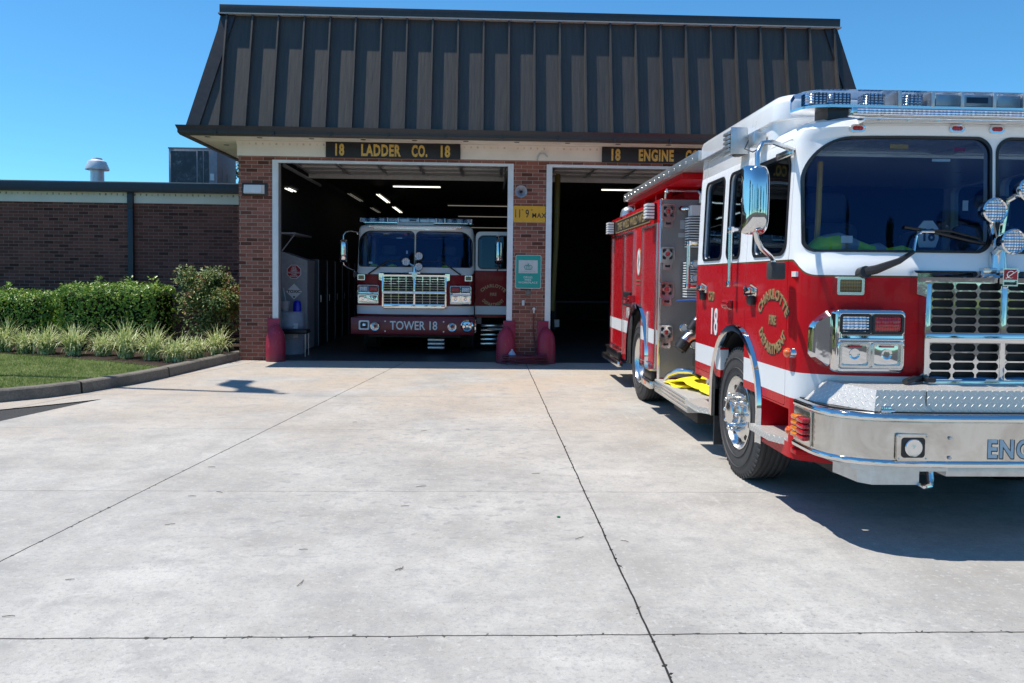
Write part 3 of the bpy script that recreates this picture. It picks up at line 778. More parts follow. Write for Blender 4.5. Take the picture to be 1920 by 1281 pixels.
        hb = obj('headlight_bezel', b, M['chrome'], root, True, 40)
        for (a0, a1), zc, hh, mat, nm, fr in (((-.2, -.004), 1.337, .105, M['led'], 'warning_lens', M['black']), ((.004, .2), 1.337, .105, M['red_lens'], 'warning_lens', M['black']),
                                      ((-.2, -.006), 1.143, .14, M['headlamp'], 'headlight', M['alu']), ((.006, .2), 1.143, .14, M['headlamp'], 'headlight', M['alu'])):
            c_ = mxc+(a0+a1)/2; wd = a1-a0; b = B().ring(rr(c_, zc, wd, hh+.02, .018), rr(c_, zc, wd-.026, hh-.008, .012), 'y', -.094, -.07)
            if sx > 0: b.warp(lambda c: (-c.x, c.y, c.z))
            o = obj(nm, b, fr, hb, True)
            b = B(); n = 10; xs_ = [c_-(wd-.024)/2+(wd-.024)*i/n for i in range(n+1)]; q = []
            for x in xs_: q.append([b.bm.verts.new((x, -.085-(.010 if mat is not M['headlamp'] else -.012)*(1-((x-c_)/(wd/2))**2)*(1-((2*j/6-1)**2)), zc-(hh-.006)/2+(hh-.006)*j/6)) for j in range(7)])
            for a_, b_ in zip(q, q[1:]):
                for j in range(6): b.bm.faces.new((a_[j], b_[j], b_[j+1], a_[j+1]))
            if sx > 0: b.warp(lambda c: (-c.x, c.y, c.z))
            obj('reflector', b, mat, o, True, 60)
            if mat is M['headlamp']:
                b = B(); b.lathe([(.03, -.03), (.034, -.042), (.024, -.04), (.004, -.03)], (c_, -.045, zc+.005), (0, 1, 0), 20)
                for dx in ():
                    for dz_ in (.022, -.028): b.lathe([(.012, -.040), (.018, -.045), (.015, -.046), (.002, -.036)], (c_+dx, 0, zc+dz_), (0, 1, 0), 14)
                if sx > 0: b.warp(lambda c: (-c.x, c.y, c.z))
                obj('bulb', b, M['chrome'], o, True)
                for dx in (-.064, .064):
                    for dz_, rd in ((.024, .012), (-.030, .019)):
                        b = B(); b.lathe([(rd, -.072), (rd*.8, -.078), (0, -.076)], (c_+dx, .0, zc+dz_), (0, 1, 0), 14)
                        if sx > 0: b.warp(lambda c: (-c.x, c.y, c.z))
                        obj('side_bulb', b, M['sign_grey'] if dz_ > 0 else M['hvac_dark'], o, True)
                b = B().box(c_-.04, c_+.04, -.0975, -.0945, zc+.048, zc+.058)
                if sx > 0: b.warp(lambda c: (-c.x, c.y, c.z))
                obj('lens_mark', b, M['octagon'], o, True)
        # amber turn lamp above
        tx = -.945 if E else -1.10; wv_ = .175 if E else .15
        y_ = Fs(tx, 1.58)
        b = B().ring(rr(tx, 1.575, wv_, .115, .012), rr(tx, 1.575, wv_-.035, .08, .008), 'y', y_-.05, y_+.04)
        if sx > 0: b.warp(lambda c: (-c.x, c.y, c.z))
        tl = obj('turn_lamp', b, M['alu'], root, True)
        b = B().box(tx-wv_/2+.017, tx+wv_/2-.017, y_-.042, y_+.03, 1.533, 1.617)
        if sx > 0: b.warp(lambda c: (-c.x, c.y, c.z))
        obj('lens', b, M['amber_dark'], tl, True)
    # marker lamps on the brow
    for x in (((-.88, -.26, 0, .26, .88)) if E else (0.25,)):
        z = 2.585; y_ = Fs(x, z)
        b = B(); b.ring([(x+p*1.0, z+q) for p, q in rr(0, 0, .10, .05, .025)], rr(x, z, .07, .028, .014), 'y', y_-.014, y_+.01); o = obj('marker_lamp', b, M['chrome'], root, True)
        b = B().prism(rr(x, z, .068, .026, .013), 'y', y_-.016, y_+.005); obj('lens', b, M['red_lens'] if E else M['black'], o, True)
    # led strip
    for z0, z1, x0 in ((2.645, 2.695, .97),) if E else ((2.60, 2.64, .95),):
        yb = -.03
        b = B(); b.box(-x0, x0, yb, yb+.08, z0, z1, .012); b.box(-x0+.1, x0-.1, yb+.04, .3, z0-.03, z0+.005, .004); st = obj('led_strip', b, M['alu'], root, True)
        b = B().box(-x0+.03, x0-.03, yb-.003, yb+.01, z0+.008, z1-.008); obj('lens', b, M['led'], st, True)
        if E:
            b = B()
            for k in range(-5, 5): b.loft([[(k*.194+.008, yb-.065, z), (k*.194+.180, yb-.065, z), (k*.194+.186, yb+.02, z+.022), (k*.194+.014, yb+.02, z+.022)] for z in (z0-.034, z0-.031)])
            obj('clip_plate', b, M['white_paint'], st, True)
    # wipers
    for sx in (-1, 1):
        b = B(); px = -.86 if E else -.86
        if E:
            P = [(-.86*1, -.03, 1.665), (-.80, -.055, 1.68), (-.66, -.065, 1.735), (-.55, -.03, 1.795)]
            b.tube(P, [.030, .028, .02, .013], 8); b.cyl((-.86, .03, 1.65), (-.86, -.05, 1.665), .042, .038)
            w1 = obj('wiper', b if sx < 0 else b.warp(lambda c: (-c.x, c.y, c.z)), M['black'], root, True)
            b = B(); b.tube([(-.55, -.03, 1.795), (-.535, -.012, 1.84), (-.52, .0, 1.895), (-.48, .01, 1.925), (-.40, .01, 1.925)], .009, 8)
            obj('wiper_arm', b if sx < 0 else b.warp(lambda c: (-c.x, c.y, c.z)), M['chrome'], w1, True)
            b = B(); b.tube([(-.58, .035, 1.955), (-.40, .02, 1.925), (-.16, .015, 1.872), (-.06, .02, 1.855)], .011, 6); b.tube([(-.44, .012, 1.935), (-.30, .0, 1.93), (-.1, .01, 1.885)], .007, 6)
            obj('wiper_blade', b if sx < 0 else b.warp(lambda c: (-c.x, c.y, c.z)), M['gasket'], w1, True)
        else:
            b.tube([(-1.0*.95, -.02, 1.64), (-.75, -.02, 1.78), (-.55, .03, 1.92)], .016, 6); b.tube([(-.55, .035, 1.93), (-.1, .02, 1.90)], .01, 6)
            obj('wiper', b if sx < 0 else b.warp(lambda c: (-c.x, c.y, c.z)), M['black'], root, True)
    # spot light cluster on the centre post
    for sp_ in (((-.155, -.21, 2.045), (-.06, -.25, 1.855), (.09, -.17, 2.18)) if E else ((.09, -.12, 2.02), (-.17, -.12, 1.90), (.09, -.16, 1.80))):
        x, y_, z = sp_; b = B(); r_ = .078 if E else .085
        b.lathe([(.03, .10), (.06, .075), (r_-.006, .02), (r_, -.004), (r_-.008, -.012), (r_-.014, -.004)], (x, y_, z), (0, 1, 0), 32)
        s0 = obj('spotlight', b, M['chrome'], root, True, 40)
        b = B(); b.lathe([(r_-.014, -.004), (r_*.5, -.010), (.001, -.012)], (x, y_, z), (0, 1, 0), 28); obj('lens', b, M['lamp_face'], s0, True, 60)
        b = B(); b.tube([(x, y_+.07, z), (x*.4, -.03, z-.06), (0, -.02, 1.80)], .022, 8); obj('stalk', b, M['chrome'], s0, True)
    b = B(); b.cyl((0, -.02, 1.67), (0, -.02, 1.80), .06, .045, 20); b.box(-.12, .12, -.07, .06, 1.665, 1.70, .012); obj('spotlight_base', b, M['alu'], root, True)
    # lightbar
    zb = 2.73 if E else 2.70; hl = 1.22; y0, y1 = .14, .44
    pl = [(-hl+.0, y0+.20), (-hl+.03, y0+.09), (-hl+.10, y0+.02), (-hl+.2, y0), (hl-.2, y0), (hl-.10, y0+.02), (hl-.03, y0+.09), (hl, y0+.20), (hl-.05, y1), (-hl+.05, y1)]
    b = B().prism(pl, 'z', zb, zb+.018); lb = obj('lightbar', b, M['alu'], root, True)
    ins = [(x*.985, y0+.15+(y-y0-.15)*.93) for x, y in pl]
    b = B(); b.loft([[(x, y, zb+.018) for x, y in pl], [(x, y, zb+.09) for x, y in pl], [(x, y, zb+.118) for x, y in ins]]); obj('lens', b, M['lens'], lb, True, 30)
    b = B()
    if E: mods = [-1.10, -.95, -.72, -.46]
    else: mods = [-1.1, -.9, -.7, -.5, -.35]
    for x in mods+[-q for q in mods]:
        b.loft([[(x+a*s_, y0+.03+yy, z) for a, s_, yy in ((-.075, 1, .03), (-.05, 1, 0), (.05, 1, 0), (.075, 1, .03), (.075, 1, .1), (-.075, 1, .1))] for z in (zb+.022, zb+.100)])
    obj('reflector', b, M['led'], lb, True)
    b = B()
    for x, wd in ((-.255, .16), (-.06, .20), (.155, .16), (.33, .13)): b.box(x-wd/2, x+wd/2, y0+.012, y0+.12, zb+.022, zb+.102, .008)
    for x in (-.58, -.36, -.165, .05, .25, .42, .6): b.box(x-.012, x+.012, y0-.004, y0+.2, zb+.012, zb+.112, .004)
    blk = obj('module', b, M['steel'], lb, True)
    b = B().box(-.13, .01, y0+.006, y0+.03, zb+.045, zb+.082); obj('sensor_slot', b, M['black'], blk, True)
    b = B()
    for x in (-.95, -.4, .4, .95): b.box(x-.08, x+.08, y0+.05, y1-.05, 2.62, zb)
    obj('mounting_foot', b, M['gasket'] if E else M['black'], lb, True)
    # front wheels
    for sx in (-1, 1): wheel(root, sx*1.185, 1.33, sx, True)
    # arch liner and trim
    for sx in (-1, 1):
        for yc, nm in ((1.33, 'f'),):
            b = B(); o_, i_ = arch(yc, .612)[:-2], arch(yc, .55)[:-2]
            o_ = [(yc+.612, .40)]+o_+[(yc-.612, .40)]; i_ = [(yc+.55, .40)]+i_+[(yc-.55, .40)]
            X = [sx*1.222, sx*1.252, sx*1.245, sx*1.18]
            b.loft([[(X[0], *p) for p in o_], [(X[1], p[0], p[1]-.0) for p in insetp(o_, .012)], [(X[2], *p) for p in i_], [(X[3], *p) for p in i_]], closed=False)
            obj('arch_trim', b, M['chrome'], root, True, 50)
            b = B(); b.loft([[(sx*x, *p) for p in i_] for x in (1.215, .80)], closed=False); obj('arch_liner', b, M['chassis'], root, True)
        b = B().box(min(sx*.9, sx*1.2), max(sx*.9, sx*1.2), 1.93, 1.945, .13, .62); obj('mud_flap', b, M['rubber'], root, True)
    b = B(); b.box(-.78, .78, .05, 2.5, .35, 1.05); b.box(-.45, .45, 2.5, 7.4, .45, .75); b.cyl((-1, 1.33, .53), (1, 1.33, .53), .09); b.box(-.95, .95, .1, .7, .34, .50); b.box(-.95, .95, 1.98, 2.55, .34, .45)
    obj('chassis', b, M['chassis'], root, True)
    return cb
def mirror(parent, hx, hy, z0, z1, sx=-1, off=(0, 0)):
    ox, oy = off
    b = B(); w_ = .17; rings = []
    zc = (z0+z1)/2; hh = (z1-z0)/2
    NU, NV = 20, 28; rows = []
    for i in range(NU+1):
        u = -cos(pi*i/NU); row = []
        for j in range(NV+1):
            v = -cos(pi*j/NV); k = (1-abs(u)**3.2)**.5*(1-abs(v)**5)**.5
            row.append(b.bm.verts.new((hx+u*w_/2*(1-.12*abs(v)**6), hy+.045-.125*max(k, 0), zc+v*hh*(1-.05*abs(u)**4))))
        rows.append(row)
    for a_, c_ in zip(rows, rows[1:]):
        for j in range(NV): b.bm.faces.new((a_[j], c_[j], c_[j+1], a_[j+1]))
    b.warp(lambda c: (c.x-ox, c.y-oy, c.z)); mr = obj('mirror', b, M['chrome'], parent, True, 50)
    b = B().prism(rr(hx, zc, w_-.015, hh*2-.015, .045), 'y', hy+.048, hy+.062); b.warp(lambda c: (c.x-ox, c.y-oy, c.z)); obj('mirror_housing', b, M['black'], mr, True)
    s = sx; x0 = s*1.21
    b = B(); b.tube([(hx-s*.0, hy-.01, z1-.02), (hx+s*.0, hy+.0, z1+.07), (hx-s*.04, hy+.03, z1+.14), (hx-s*.14, hy+.12, z1+.165), (x0-s*.03, hy+.30, z1+.14), (x0+s*.0, hy+.40, z1+.13)], .016, 10)
    b.box(min(x0, x0+s*.03), max(x0, x0+s*.03), hy+.25, hy+.5, z1+.10, z1+.15, .008)
    b.tube([(hx, hy, z0+.02), (hx-s*.01, hy, z0-.03), (hx-s*.06, hy+.05, z0-.085), (hx-s*.15, hy+.14, z0-.13), (hx-s*.19, hy+.2, z0-.15), (hx-s*.20, hy+.2, z0-.18)], .016, 10)
    b.warp(lambda c: (c.x-ox, c.y-oy, c.z)); obj('mirror_arm', b, M['alu'], mr, True, 50)
    b = B(); cx, cy = hx-s*.215, hy+.21; b.box(cx-.045, cx+.055, cy-.05, cy+.05, z0-.285, z0-.17, .014); b.warp(lambda c: (c.x-ox, c.y-oy, c.z)); obj('mirror_foot', b, M['rubber'], mr, True)
    return mr
def roller(root, y0, y1, z0, z1, sx=-1, label=None):
    b = B(); X = sx*1.232; n = int((z1-z0)/.030); rows = []
    for k in range(n):
        z = z0+(z1-z0)*k/n; h = (z1-z0)/n
        rows += [(X-sx*.0012, z), (X, z+h*.2), (X, z+h*.9)]
    rows.append((X-sx*.004, z1)); bm = b.bm
    vs = [[bm.verts.new((p[0], y, p[1])) for y in (y0, y1)] for p in rows]
    for a, c in zip(vs, vs[1:]): bm.faces.new((a[0], a[1], c[1], c[0]))
    d = obj('roller_door', b, M['body_paint'], root, True, 20, label=label)
    b = B(); o_ = [(y0-.03, z0-.03), (y1+.03, z0-.03), (y1+.03, z1+.03), (y0-.03, z1+.03)]; i_ = [(y0, z0), (y1, z0), (y1, z1), (y0, z1)]
    b.ring(o_, i_, 'x', sx*1.221, sx*1.246); obj('door_frame', b, M['alu'], d, True)
    b = B().cyl((sx*1.25, y0+.05, z0+.06), (sx*1.25, y1-.05, z0+.06), .010); obj('lift_bar', b, M['alu'], d, True)
# ------------------------------------------------------------------ engine at right
M['paint_door'] = None
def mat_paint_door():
    t = MT('shaded_door_paint', rough=.35, coat=.15, spec=.15); x, y, z = t.xyz('obj')
    c = t.mix(z > 1.745, (.20, .002, .008), (.62, .62, .62)); c = t.mix((z-.912).abs() < .088, c, (.62, .64, .65)); t.col(c); t.rough(t.noise(6, 3, kind='obj')*.1+.22); return t  # open door in the same shade-darkened red and white
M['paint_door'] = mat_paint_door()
eng = thing('fire_engine', 'red and white fire engine with ribbed silver bumper box parked outside in the sun', 'fire engine', (3.25, 4.78, 0))
cab(eng, 'engine', (-1,), .505, (-1.155, -.61))
fd = [o for o in eng.children if o.name.startswith('door') and not o.get('label')][0]
# raised rear roof
b = B()
def rplan(x, y0, y1, z, r=.16, rb=.05, n=6):
    p = []
    for i in range(n+1): a = pi+pi/2*i/n; p.append((-x+r+r*cos(a), y0+r+r*sin(a), z))
    for i in range(n+1): a = 3*pi/2+pi/2*i/n; p.append((x-r+r*cos(a), y0+r+r*sin(a), z))
    for i in range(3): a = pi/2*i/2; p.append((x-rb+rb*cos(a), y1-rb+rb*sin(a), z))
    for i in range(3): a = pi/2+pi/2*i/2; p.append((-x+rb+rb*cos(a), y1-rb+rb*sin(a), z))
    return p
b.loft([rplan(1.188, .66, 2.565, 2.50), rplan(1.180, .62, 2.565, 2.70), rplan(1.178, .60, 2.565, 2.745), rplan(1.20, .585, 2.58, 2.75), rplan(1.198, .57, 2.58, 2.86), rplan(1.185, .58, 2.57, 2.90), rplan(1.155, .61, 2.54, 2.925), rplan(1.10, .66, 2.5, 2.935)])
rf = obj('raised_roof', b, M['white_paint'], eng, True, 40)
b = B().box(-1.215, -1.19, 1.0, 2.5, 2.728, 2.744, .003); b.box(-1.205, -1.185, 1.25, 2.3, 2.70, 2.705); obj('drip_rail', b, M['steel'], rf, True)
# windscreen side pillar seams, handles, lettering
handle(fd, -1.22, 1.0, 1.525)
badge(fd, [('CHARLOTTE', .0, True, .098, .92)], .55, 1.475, -1.22, M['goldleaf'])
badge(fd, [('FIRE', 0, None, .088, .75)], .55, 1.295, -1.22, M['goldleaf'])
badge(fd, [('DEPARTMENT', 0, False, .098, .92)], .55, 1.085, -1.22, M['goldleaf'])
badge(eng, [('18', 0, None, .335, .64)], 1.935, 1.12, -1.22, M['sign_white'])
rail(eng, -1.22, 1.345, 1.55, 2.03); rail(eng, -1.21, 2.66, 1.52, 1.98, .02)
mirror(eng, -1.545, .03, 1.895, 2.335)
b = B().box(-1.222, -1.205, .165, .235, 1.63, 1.665); obj('inspection_tag', b, M['sign_white'], eng, True)
# red marker on the door bulge, amber lamps on the corner
b = B().box(-1.245, -1.215, 1.42, 1.56, 1.36, 1.44, .01); o = obj('side_marker', b, M['chrome'], eng, True)
b = B().cyl((-1.24, 1.56, 1.40), (-1.24, 1.42, 1.40), .04, .035, 16); b.box(-1.275, -1.24, 1.44, 1.54, 1.37, 1.43, .012); obj('lens', b, M['red_lens'], o, True)
for y, z, r in ((.20, 1.125, .026), (.145, .617, .022)):
    b = B().cyl((-1.20, y, z), (-1.238, y, z), r*1.5, r*1.25, 16); o = obj('side_lamp', b, M['chrome'], eng, True)
    b = B().sph((-1.242, y+.01, z), r*1.3, 2, (.9, 1.1, 1)); obj('lens', b, M['orange'], o, True)
# roof edge lights
b = B().box(-1.27, -1.19, 1.26, 1.42, 2.60, 2.81, .02); b.box(-1.32, -1.27, 1.25, 1.43, 2.61, 2.80, .012)
o = obj('scene_light', b, M['black'], eng, True)
b = B()
for k in range(5): b.box(-1.34, -1.318, 1.265, 1.415, 2.625+k*.034, 2.650+k*.034, .006)
b.box(-1.335, -1.31, 1.245, 1.435, 2.605, 2.62); b.box(-1.33, -1.18, 1.235, 1.25, 2.60, 2.81, .004); obj('lens', b, M['steel'], o, True)
b = B().box(-1.285, -1.19, .84, .97, 2.60, 2.70, .01); o = obj('antenna_box', b, M['steel'], eng, True)
b = B().tube([(-1.28, .97, 2.66), (-1.3, 1.0, 2.60), (-1.25, .96, 2.57), (-1.2, .9, 2.60)], .005, 6); obj('cable', b, M['black'], o, True)
# steps
b = B(); 
b.prism([(-1.275, .80), (-1.275, .42), (-1.20, .26), (-.85, .22), (-.85, .80)], 'z', .49, .54); obj('step', b, M['plate'], eng, True)
b = B().prism([(-1.30, 2.56), (-1.30, 2.14), (-1.22, 2.02), (-.85, 2.02), (-.85, 2.56)], 'z', .385, .44); obj('step', b, M['plate'], eng, True)
b = B().box(-1.215, -1.0, .10, .20, .46, .50, .01); obj('lower_sill', b, M['red'], eng, True)
# bumper
path = [(-1.22, .13), (-1.22, .0), (-1.218, -.12), (-1.205, -.20), (-1.175, -.28), (-1.12, -.35), (-1.04, -.405), (-.93, -.445), (-.8, -.465), (-.6, -.475)]
path = path+[(-x, y) for x, y in path[::-1]]
def sweep(b, path, prof, close=True):
    rings = []
    for i, p in enumerate(path):
        a = Vector(path[max(i-1, 0)]); c = Vector(path[min(i+1, len(path)-1)]); d = (c-a).normalized(); n = Vector((d.y, -d.x))
        rings.append([(p[0]+n.x*o, p[1]+n.y*o, z) for o, z in prof])
    b.loft(rings, caps=close, closed=close)
sg = Vector((path[11][1]-path[10][1], 0))
b = B(); sweep(b, path, [(0, .56), (0, .575), (0, .785), (0, .80), (-.02, .83), (-.06, .83), (-.06, .53), (-.02, .53)]); bmp = obj('bumper', b, M['brushed'], eng, True, 50)
b = B(); sweep(b, path, [(-.01, .522), (.008, .530), (.012, .545), (.008, .560), (-.002, .566)]); sweep(b, path, [(-.002, .79), (.008, .797), (.010, .812), (0, .830), (-.03, .836)]); obj('bumper_lip', b, M['chrome'], bmp, True, 50)
b = B(); sweep(b, [(x*.97, y+.04) for x, y in path], [(0, .832), (0, .842), (-.05, .842), (-.05, .832)]); obj('bumper_seal', b, M['gasket'], bmp, True)
b = B().box(-1.227, -1.2, -.135, .12, .575, .785, .004); b.box(-1.229, -1.22, -.142, -.134, .57, .79); lp = obj('lamp_plate', b, M['brushed'], bmp, True)
b = B()
for k in range(4): b.box(-1.262, -1.22, .0, .095, .598+k*.037, .632+k*.037, .012)
obj('lamp', b, M['amber'], lp, True)
b = B()
for k in range(4): b.box(-1.268, -1.22, -.115, -.006, .598+k*.037, .632+k*.037, .012)
obj('lamp', b, M['red_lens'], lp, True)
b = B().prism(rr(-.77, .645, .19, .155, .012), 'y', -.482, -.465); o = obj('siren_speaker', b, M['brushed'], bmp, True)
b = B().prism(rr(-.77, .645, .14, .118, .02), 'y', -.4835, -.48); obj('speaker_recess', b, M['gasket'], o, True)
b = B(); b.lathe([(.052, .0), (.052, -.008), (.048, -.012), (.03, -.010), (.006, -.013), (.004, -.018), (.0, -.018)], (-.77, -.4835, .645), (0, 1, 0), 32); obj('speaker_disc', b, M['alu'], o, True, 40)
b = B()
for x, z in ((-.55, .70), (-.55, .585), (-.85, .71), (-.69, .71), (-.85, .58), (-.69, .58), (.55, .70), (.55, .585)): b.cyl((x, -.478, z), (x, -.488, z), .011 if abs(x) == .55 else .005, .009 if abs(x) == .55 else .005, 12)
obj('bolt', b, M['steel'], bmp, True)
for layer in (1, 0):
    b = text_bm('ENGINE 18', .148, .001, .82, .004+.003*layer, space=1.15); place(b, (.004*layer-.0, -.4775-(.001 if not layer else 0), .588-.004*layer)); obj('lettering', b, M['sign_black'] if layer else simple('letter_blue', (.35, .47, .55), .4), bmp, True, 0)
# tread plate box on the bumper
b = B(); P0 = [(-1.19, .05), (-1.165, -.05), (-.965, -.405), (.965, -.405), (1.165, -.05), (1.19, .05)]; P1 = [(-1.06, .05), (-1.05, -.03), (-.945, -.385), (.945, -.385), (1.05, -.03), (1.06, .05)]
b.loft([[(x, y, .842) for x, y in P0], [(x, y, .965) for x, y in P1]]); tb = obj('tread_box', b, M['plate'], eng, True, 20)
b = B()
for x in (-.90, .3): b.box(x-.03, x+.03, -.425, -.40, .83, .875, .006); b.cyl((x-.04, -.43, .85), (x+.04, -.43, .85), .009)
obj('latch', b, M['chrome'], tb, True)
b = B().box(-.655, -.651, -.400, -.396, .845, .96); obj('lid_seam', b, M['gasket'], tb, True)
b = B(); b.prism([(-1.06, -.10), (-1.02, -.34), (-.96, -.40), (-.68, -.40), (-.68, -.10)], 'z', .405, .50); b.prism([(-1.12, -.10), (-1.06, -.34), (-.96, -.42), (-.52, -.42), (-.52, -.10)], 'z', .49, .525); b.box(-.52, .6, -.40, -.05, .455, .515, .004); obj('under_box', b, M['steel'], bmp, True)
b = B().tube([(-.60, -.36, .52), (-.60, -.38, .43), (-.615, -.40, .40), (-.66, -.41, .395), (-.685, -.41, .41)], [.02, .022, .02, .016, .010], 10); obj('tow_hook', b, M['chrome'], bmp, True)
# pump bay and body
bod = B().box(-1.22, 1.22, 4.17, 7.62, .42, 2.55, .012)
ops = []
for sx in (-1, 1): ops.append(('DIFFERENCE', B().prism(arch(5.25, .58), 'x', sx*.7, sx*1.4)))
bod = bool_eval(bod, ops); obj('body', bod, M['body_paint'], eng, True)
b = B().box(-1.215, 1.215, 4.155, 4.168, .44, 2.54); pn = obj('bulkhead', b, M['plate_dark'], eng, True)
b = B().box(-.75, .75, 2.60, 4.16, .40, 2.50); pp = obj('pump_panel', b, M['plate_dark'], eng, True)
b = B().box(-1.222, -1.19, 4.145, 4.175, .42, 2.545, .004); obj('corner_trim', b, M['alu'], eng, True)
for z in (2.39, 1.89, 1.475, .97):
    x = -1.125; y = 4.15; b = B(); b.ring(rr(x, z, .165, .19, .03), rr(x, z+.01, .125, .13, .02), 'y', y-.03, y+.005)
    b.box(x-.06, x+.06, y-.02, y, z-.006, z+.026); b.box(x-.02, x+.02, y-.02, y, z-.07, z+.07)
    b.lathe([(.045, -.03), (.045, -.01), (.03, -.01), (.03, -.03), (.045, -.03)], (x, y, z+.01), (0, 1, 0), 20)
    b.ring(rr(x, z-.135, .11, .085, .02), rr(x, z-.13, .06, .03, .01), 'y', y-.025, y+.005); b.box(x-.012, x+.012, y-.02, y, z-.12, z-.08)
    o = obj('hose_bracket', b, M['alu'], pn, True)
    b = B().box(x-.052, x+.052, y-.012, y+.003, z-.045, z+.065); b.box(x-.042, x+.042, y-.012, y+.003, z-.155, z-.105); obj('bracket_backing', b, M['black'], o, True)
    b = B().sph((x, y-.028, z+.01), .026, 2, (1, .5, 1)); obj('lens', b, M['red_lens'], o, True)
b = B(); b.cyl((-.98, 4.155, 2.43), (-.98, 4.10, 2.43), .035, .03, 20); b.cyl((-.98, 4.12, 2.43), (-.90, 4.06, 2.43), .02); obj('nozzle', b, M['chrome'], pn, True)
b = B().box(-.98, -.88, 4.148, 4.153, 2.20, 2.30).box(-1.0, -.86, 4.148, 4.153, 2.10, 2.15); obj('data_plate', b, M['steel'], pn, True)
b = B()
for k in range(12): b.box(-.93, -.75, 3.95, 4.12, 1.98+k*.030, 1.993+k*.030)
for k in range(14): b.box(-.95, -.75, 3.9, 4.1, 1.40+k*.030, 1.414+k*.030)
b.box(-.90, -.75, 3.96, 4.11, 2.34, 2.46); obj('louvre', b, M['sign_white'], pp, True)
for i, (z, x) in enumerate(((1.78, -.86), (1.62, -.86), (1.05, -.98), (.86, -.86))):
    b = B(); b.lathe([(.045, -.05), (.05, -.07), (.044, -.082), (.036, -.074), (0, -.074)], (x, 3.95, z), (0, 1, 0), 20); g_ = obj('gauge', b, M['chrome'], pp, True)
    b = B().cyl((x, 3.95-.076, z), (x, 3.95-.079, z), .034, .034, 18); obj('dial', b, M['sign_white'], g_, True)
def elbow(x, y, z, s):
    b = B(); b.tube([(-.76, y, z), (x+.10, y, z), (x+.03, y-.005, z-.02), (x-.02, y-.01, z-.07)], [s*1.0, s*1.0, s*1.05, s], 20); o = obj('discharge_elbow', b, M['alu'], pp, True)
    b = B(); d = Vector((-.55, -.1, -.83)).normalized(); p = Vector((x-.02, y-.01, z-.07)); b.cyl(p-d*.01, p+d*.10, s*1.15, s*1.12, 14); b.cyl((-.80, y, z), (-.78, y, z), s*1.2); 
    b.cyl((x+.16, y, z), (x+.10, y, z), s*1.2, s*1.2, 16)
    for k in range(4): b.cyl(p+d*.04+Vector((0, s*1.1*cos(k*pi/2), s*1.1*sin(k*pi/2))), p+d*.04+Vector((0, s*1.4*cos(k*pi/2), s*1.4*sin(k*pi/2))), .012)
    obj('cap', b, M['black'], o, True)
elbow(-1.02, 3.62, .98, .066); elbow(-.93, 3.5, 1.20, .055); elbow(-.92, 3.3, .72, .045)
b = B().tube([(-1.12, 3.7, 1.365), (-.95, 3.65, 1.375), (-.76, 3.6, 1.37)], [.008, .016, .014], 8); o = obj('valve_handle', b, M['shirt_blue'], pp, True)
b = B(); b.box(-.86, -.75, 3.5, 3.7, 1.30, 1.36, .01); b.box(-.86, -.75, 3.45, 3.75, 1.45, 1.60, .01); b.cyl((-.9, 3.6, 1.18), (-.76, 3.6, 1.28), .03); b.box(-.9, -.75, 3.4, 3.8, .62, .78, .02); obj('valve_body', b, M['chassis'], pp, True)
b = B().box(-.80, -.745, 3.2, 3.6, .60, .85); obj('warning_panel', b, M['orange'], pp, True)
b = B().box(-1.245, -.76, 2.68, 4.15, .28, .425, .006); rb = obj('running_board', b, M['plate'], eng, True)
b = B()
for z in (.30, .34, .38): b.box(-1.25, -1.244, 2.69, 4.14, z, z+.025, .002)
obj('edge_trim', b, M['alu'], rb, True)
b = B().box(-1.12, -.76, 2.75, 3.7, .16, .285, .01); obj('step_box', b, M['chassis'], rb, True)
b = B(); rail_y = 4.12; b.tube([(-1.17, rail_y, 2.55), (-1.17, rail_y-.02, 2.62), (-1.13, rail_y-.02, 2.64), (-.80, rail_y-.02, 2.64), (-.76, rail_y-.02, 2.60), (-.76, rail_y, 2.5)], .017, 10); b.sph((-1.15, rail_y-.02, 2.635), .03); obj('top_rail', b, M['alu'], eng, True)
b = B().box(-.90, -.60, 2.62, 2.9, 2.35, 2.66, .01); obj('deck_locker', b, M['red'], eng, True)
roller(eng, 4.24, 5.03, .52, 2.24); roller(eng, 5.66, 6.30, 1.25, 2.24); roller(eng, 6.42, 7.36, .52, 2.24)
# name board on the top band
b = B().prism(rr4(4.66, 7.20, 2.31, 2.50, (.02,)*4, 2), 'x', -1.226, -1.219); nb = obj('name_board', b, M['sign_black'], eng, True)
b = B().ring(rr4(4.66, 7.20, 2.31, 2.50, (.02,)*4, 2), rr4(4.68, 7.18, 2.325, 2.485, (.02,)*4, 2), 'x', -1.228, -1.222); obj('name_board_edge', b, M['goldleaf'], nb, True)
b = text_bm('THE WILD WILD WEST', .155, .001, 1.35, .004); b.warp(lambda c: (-1.229+c.y, 5.93-c.x, 2.35+c.z)); obj('lettering', b, M['goldleaf'], nb, True, 0)
# round crest on the body strip
b = B(); b.prism([(5.335+.105*cos(a), 1.83+.17*sin(a)) for a in [2*pi*i/32 for i in range(32)]], 'x', -1.226, -1.219); cr = obj('crest', b, M['sign_white'], eng, True)
b = B()
for k in range(4):
    a = pi/2*k+pi/4; b.prism([(5.335+.012*cos(a+1.57), 1.83+.02*sin(a+1.57)), (5.335+.08*cos(a-.35), 1.83+.125*sin(a-.35)), (5.335+.08*cos(a+.35), 1.83+.125*sin(a+.35)), (5.335+.012*cos(a-1.57), 1.83+.02*sin(a-1.57))], 'x', -1.228, -1.225)
obj('crest_cross', b, M['sign_grey'], cr, True)
b = B(); b.ring([(5.335+.115*cos(a), 1.83+.185*sin(a)) for a in [2*pi*i/32 for i in range(32)]], [(5.335+.105*cos(a), 1.83+.17*sin(a)) for a in [2*pi*i/32 for i in range(32)]], 'x', -1.227, -1.219)
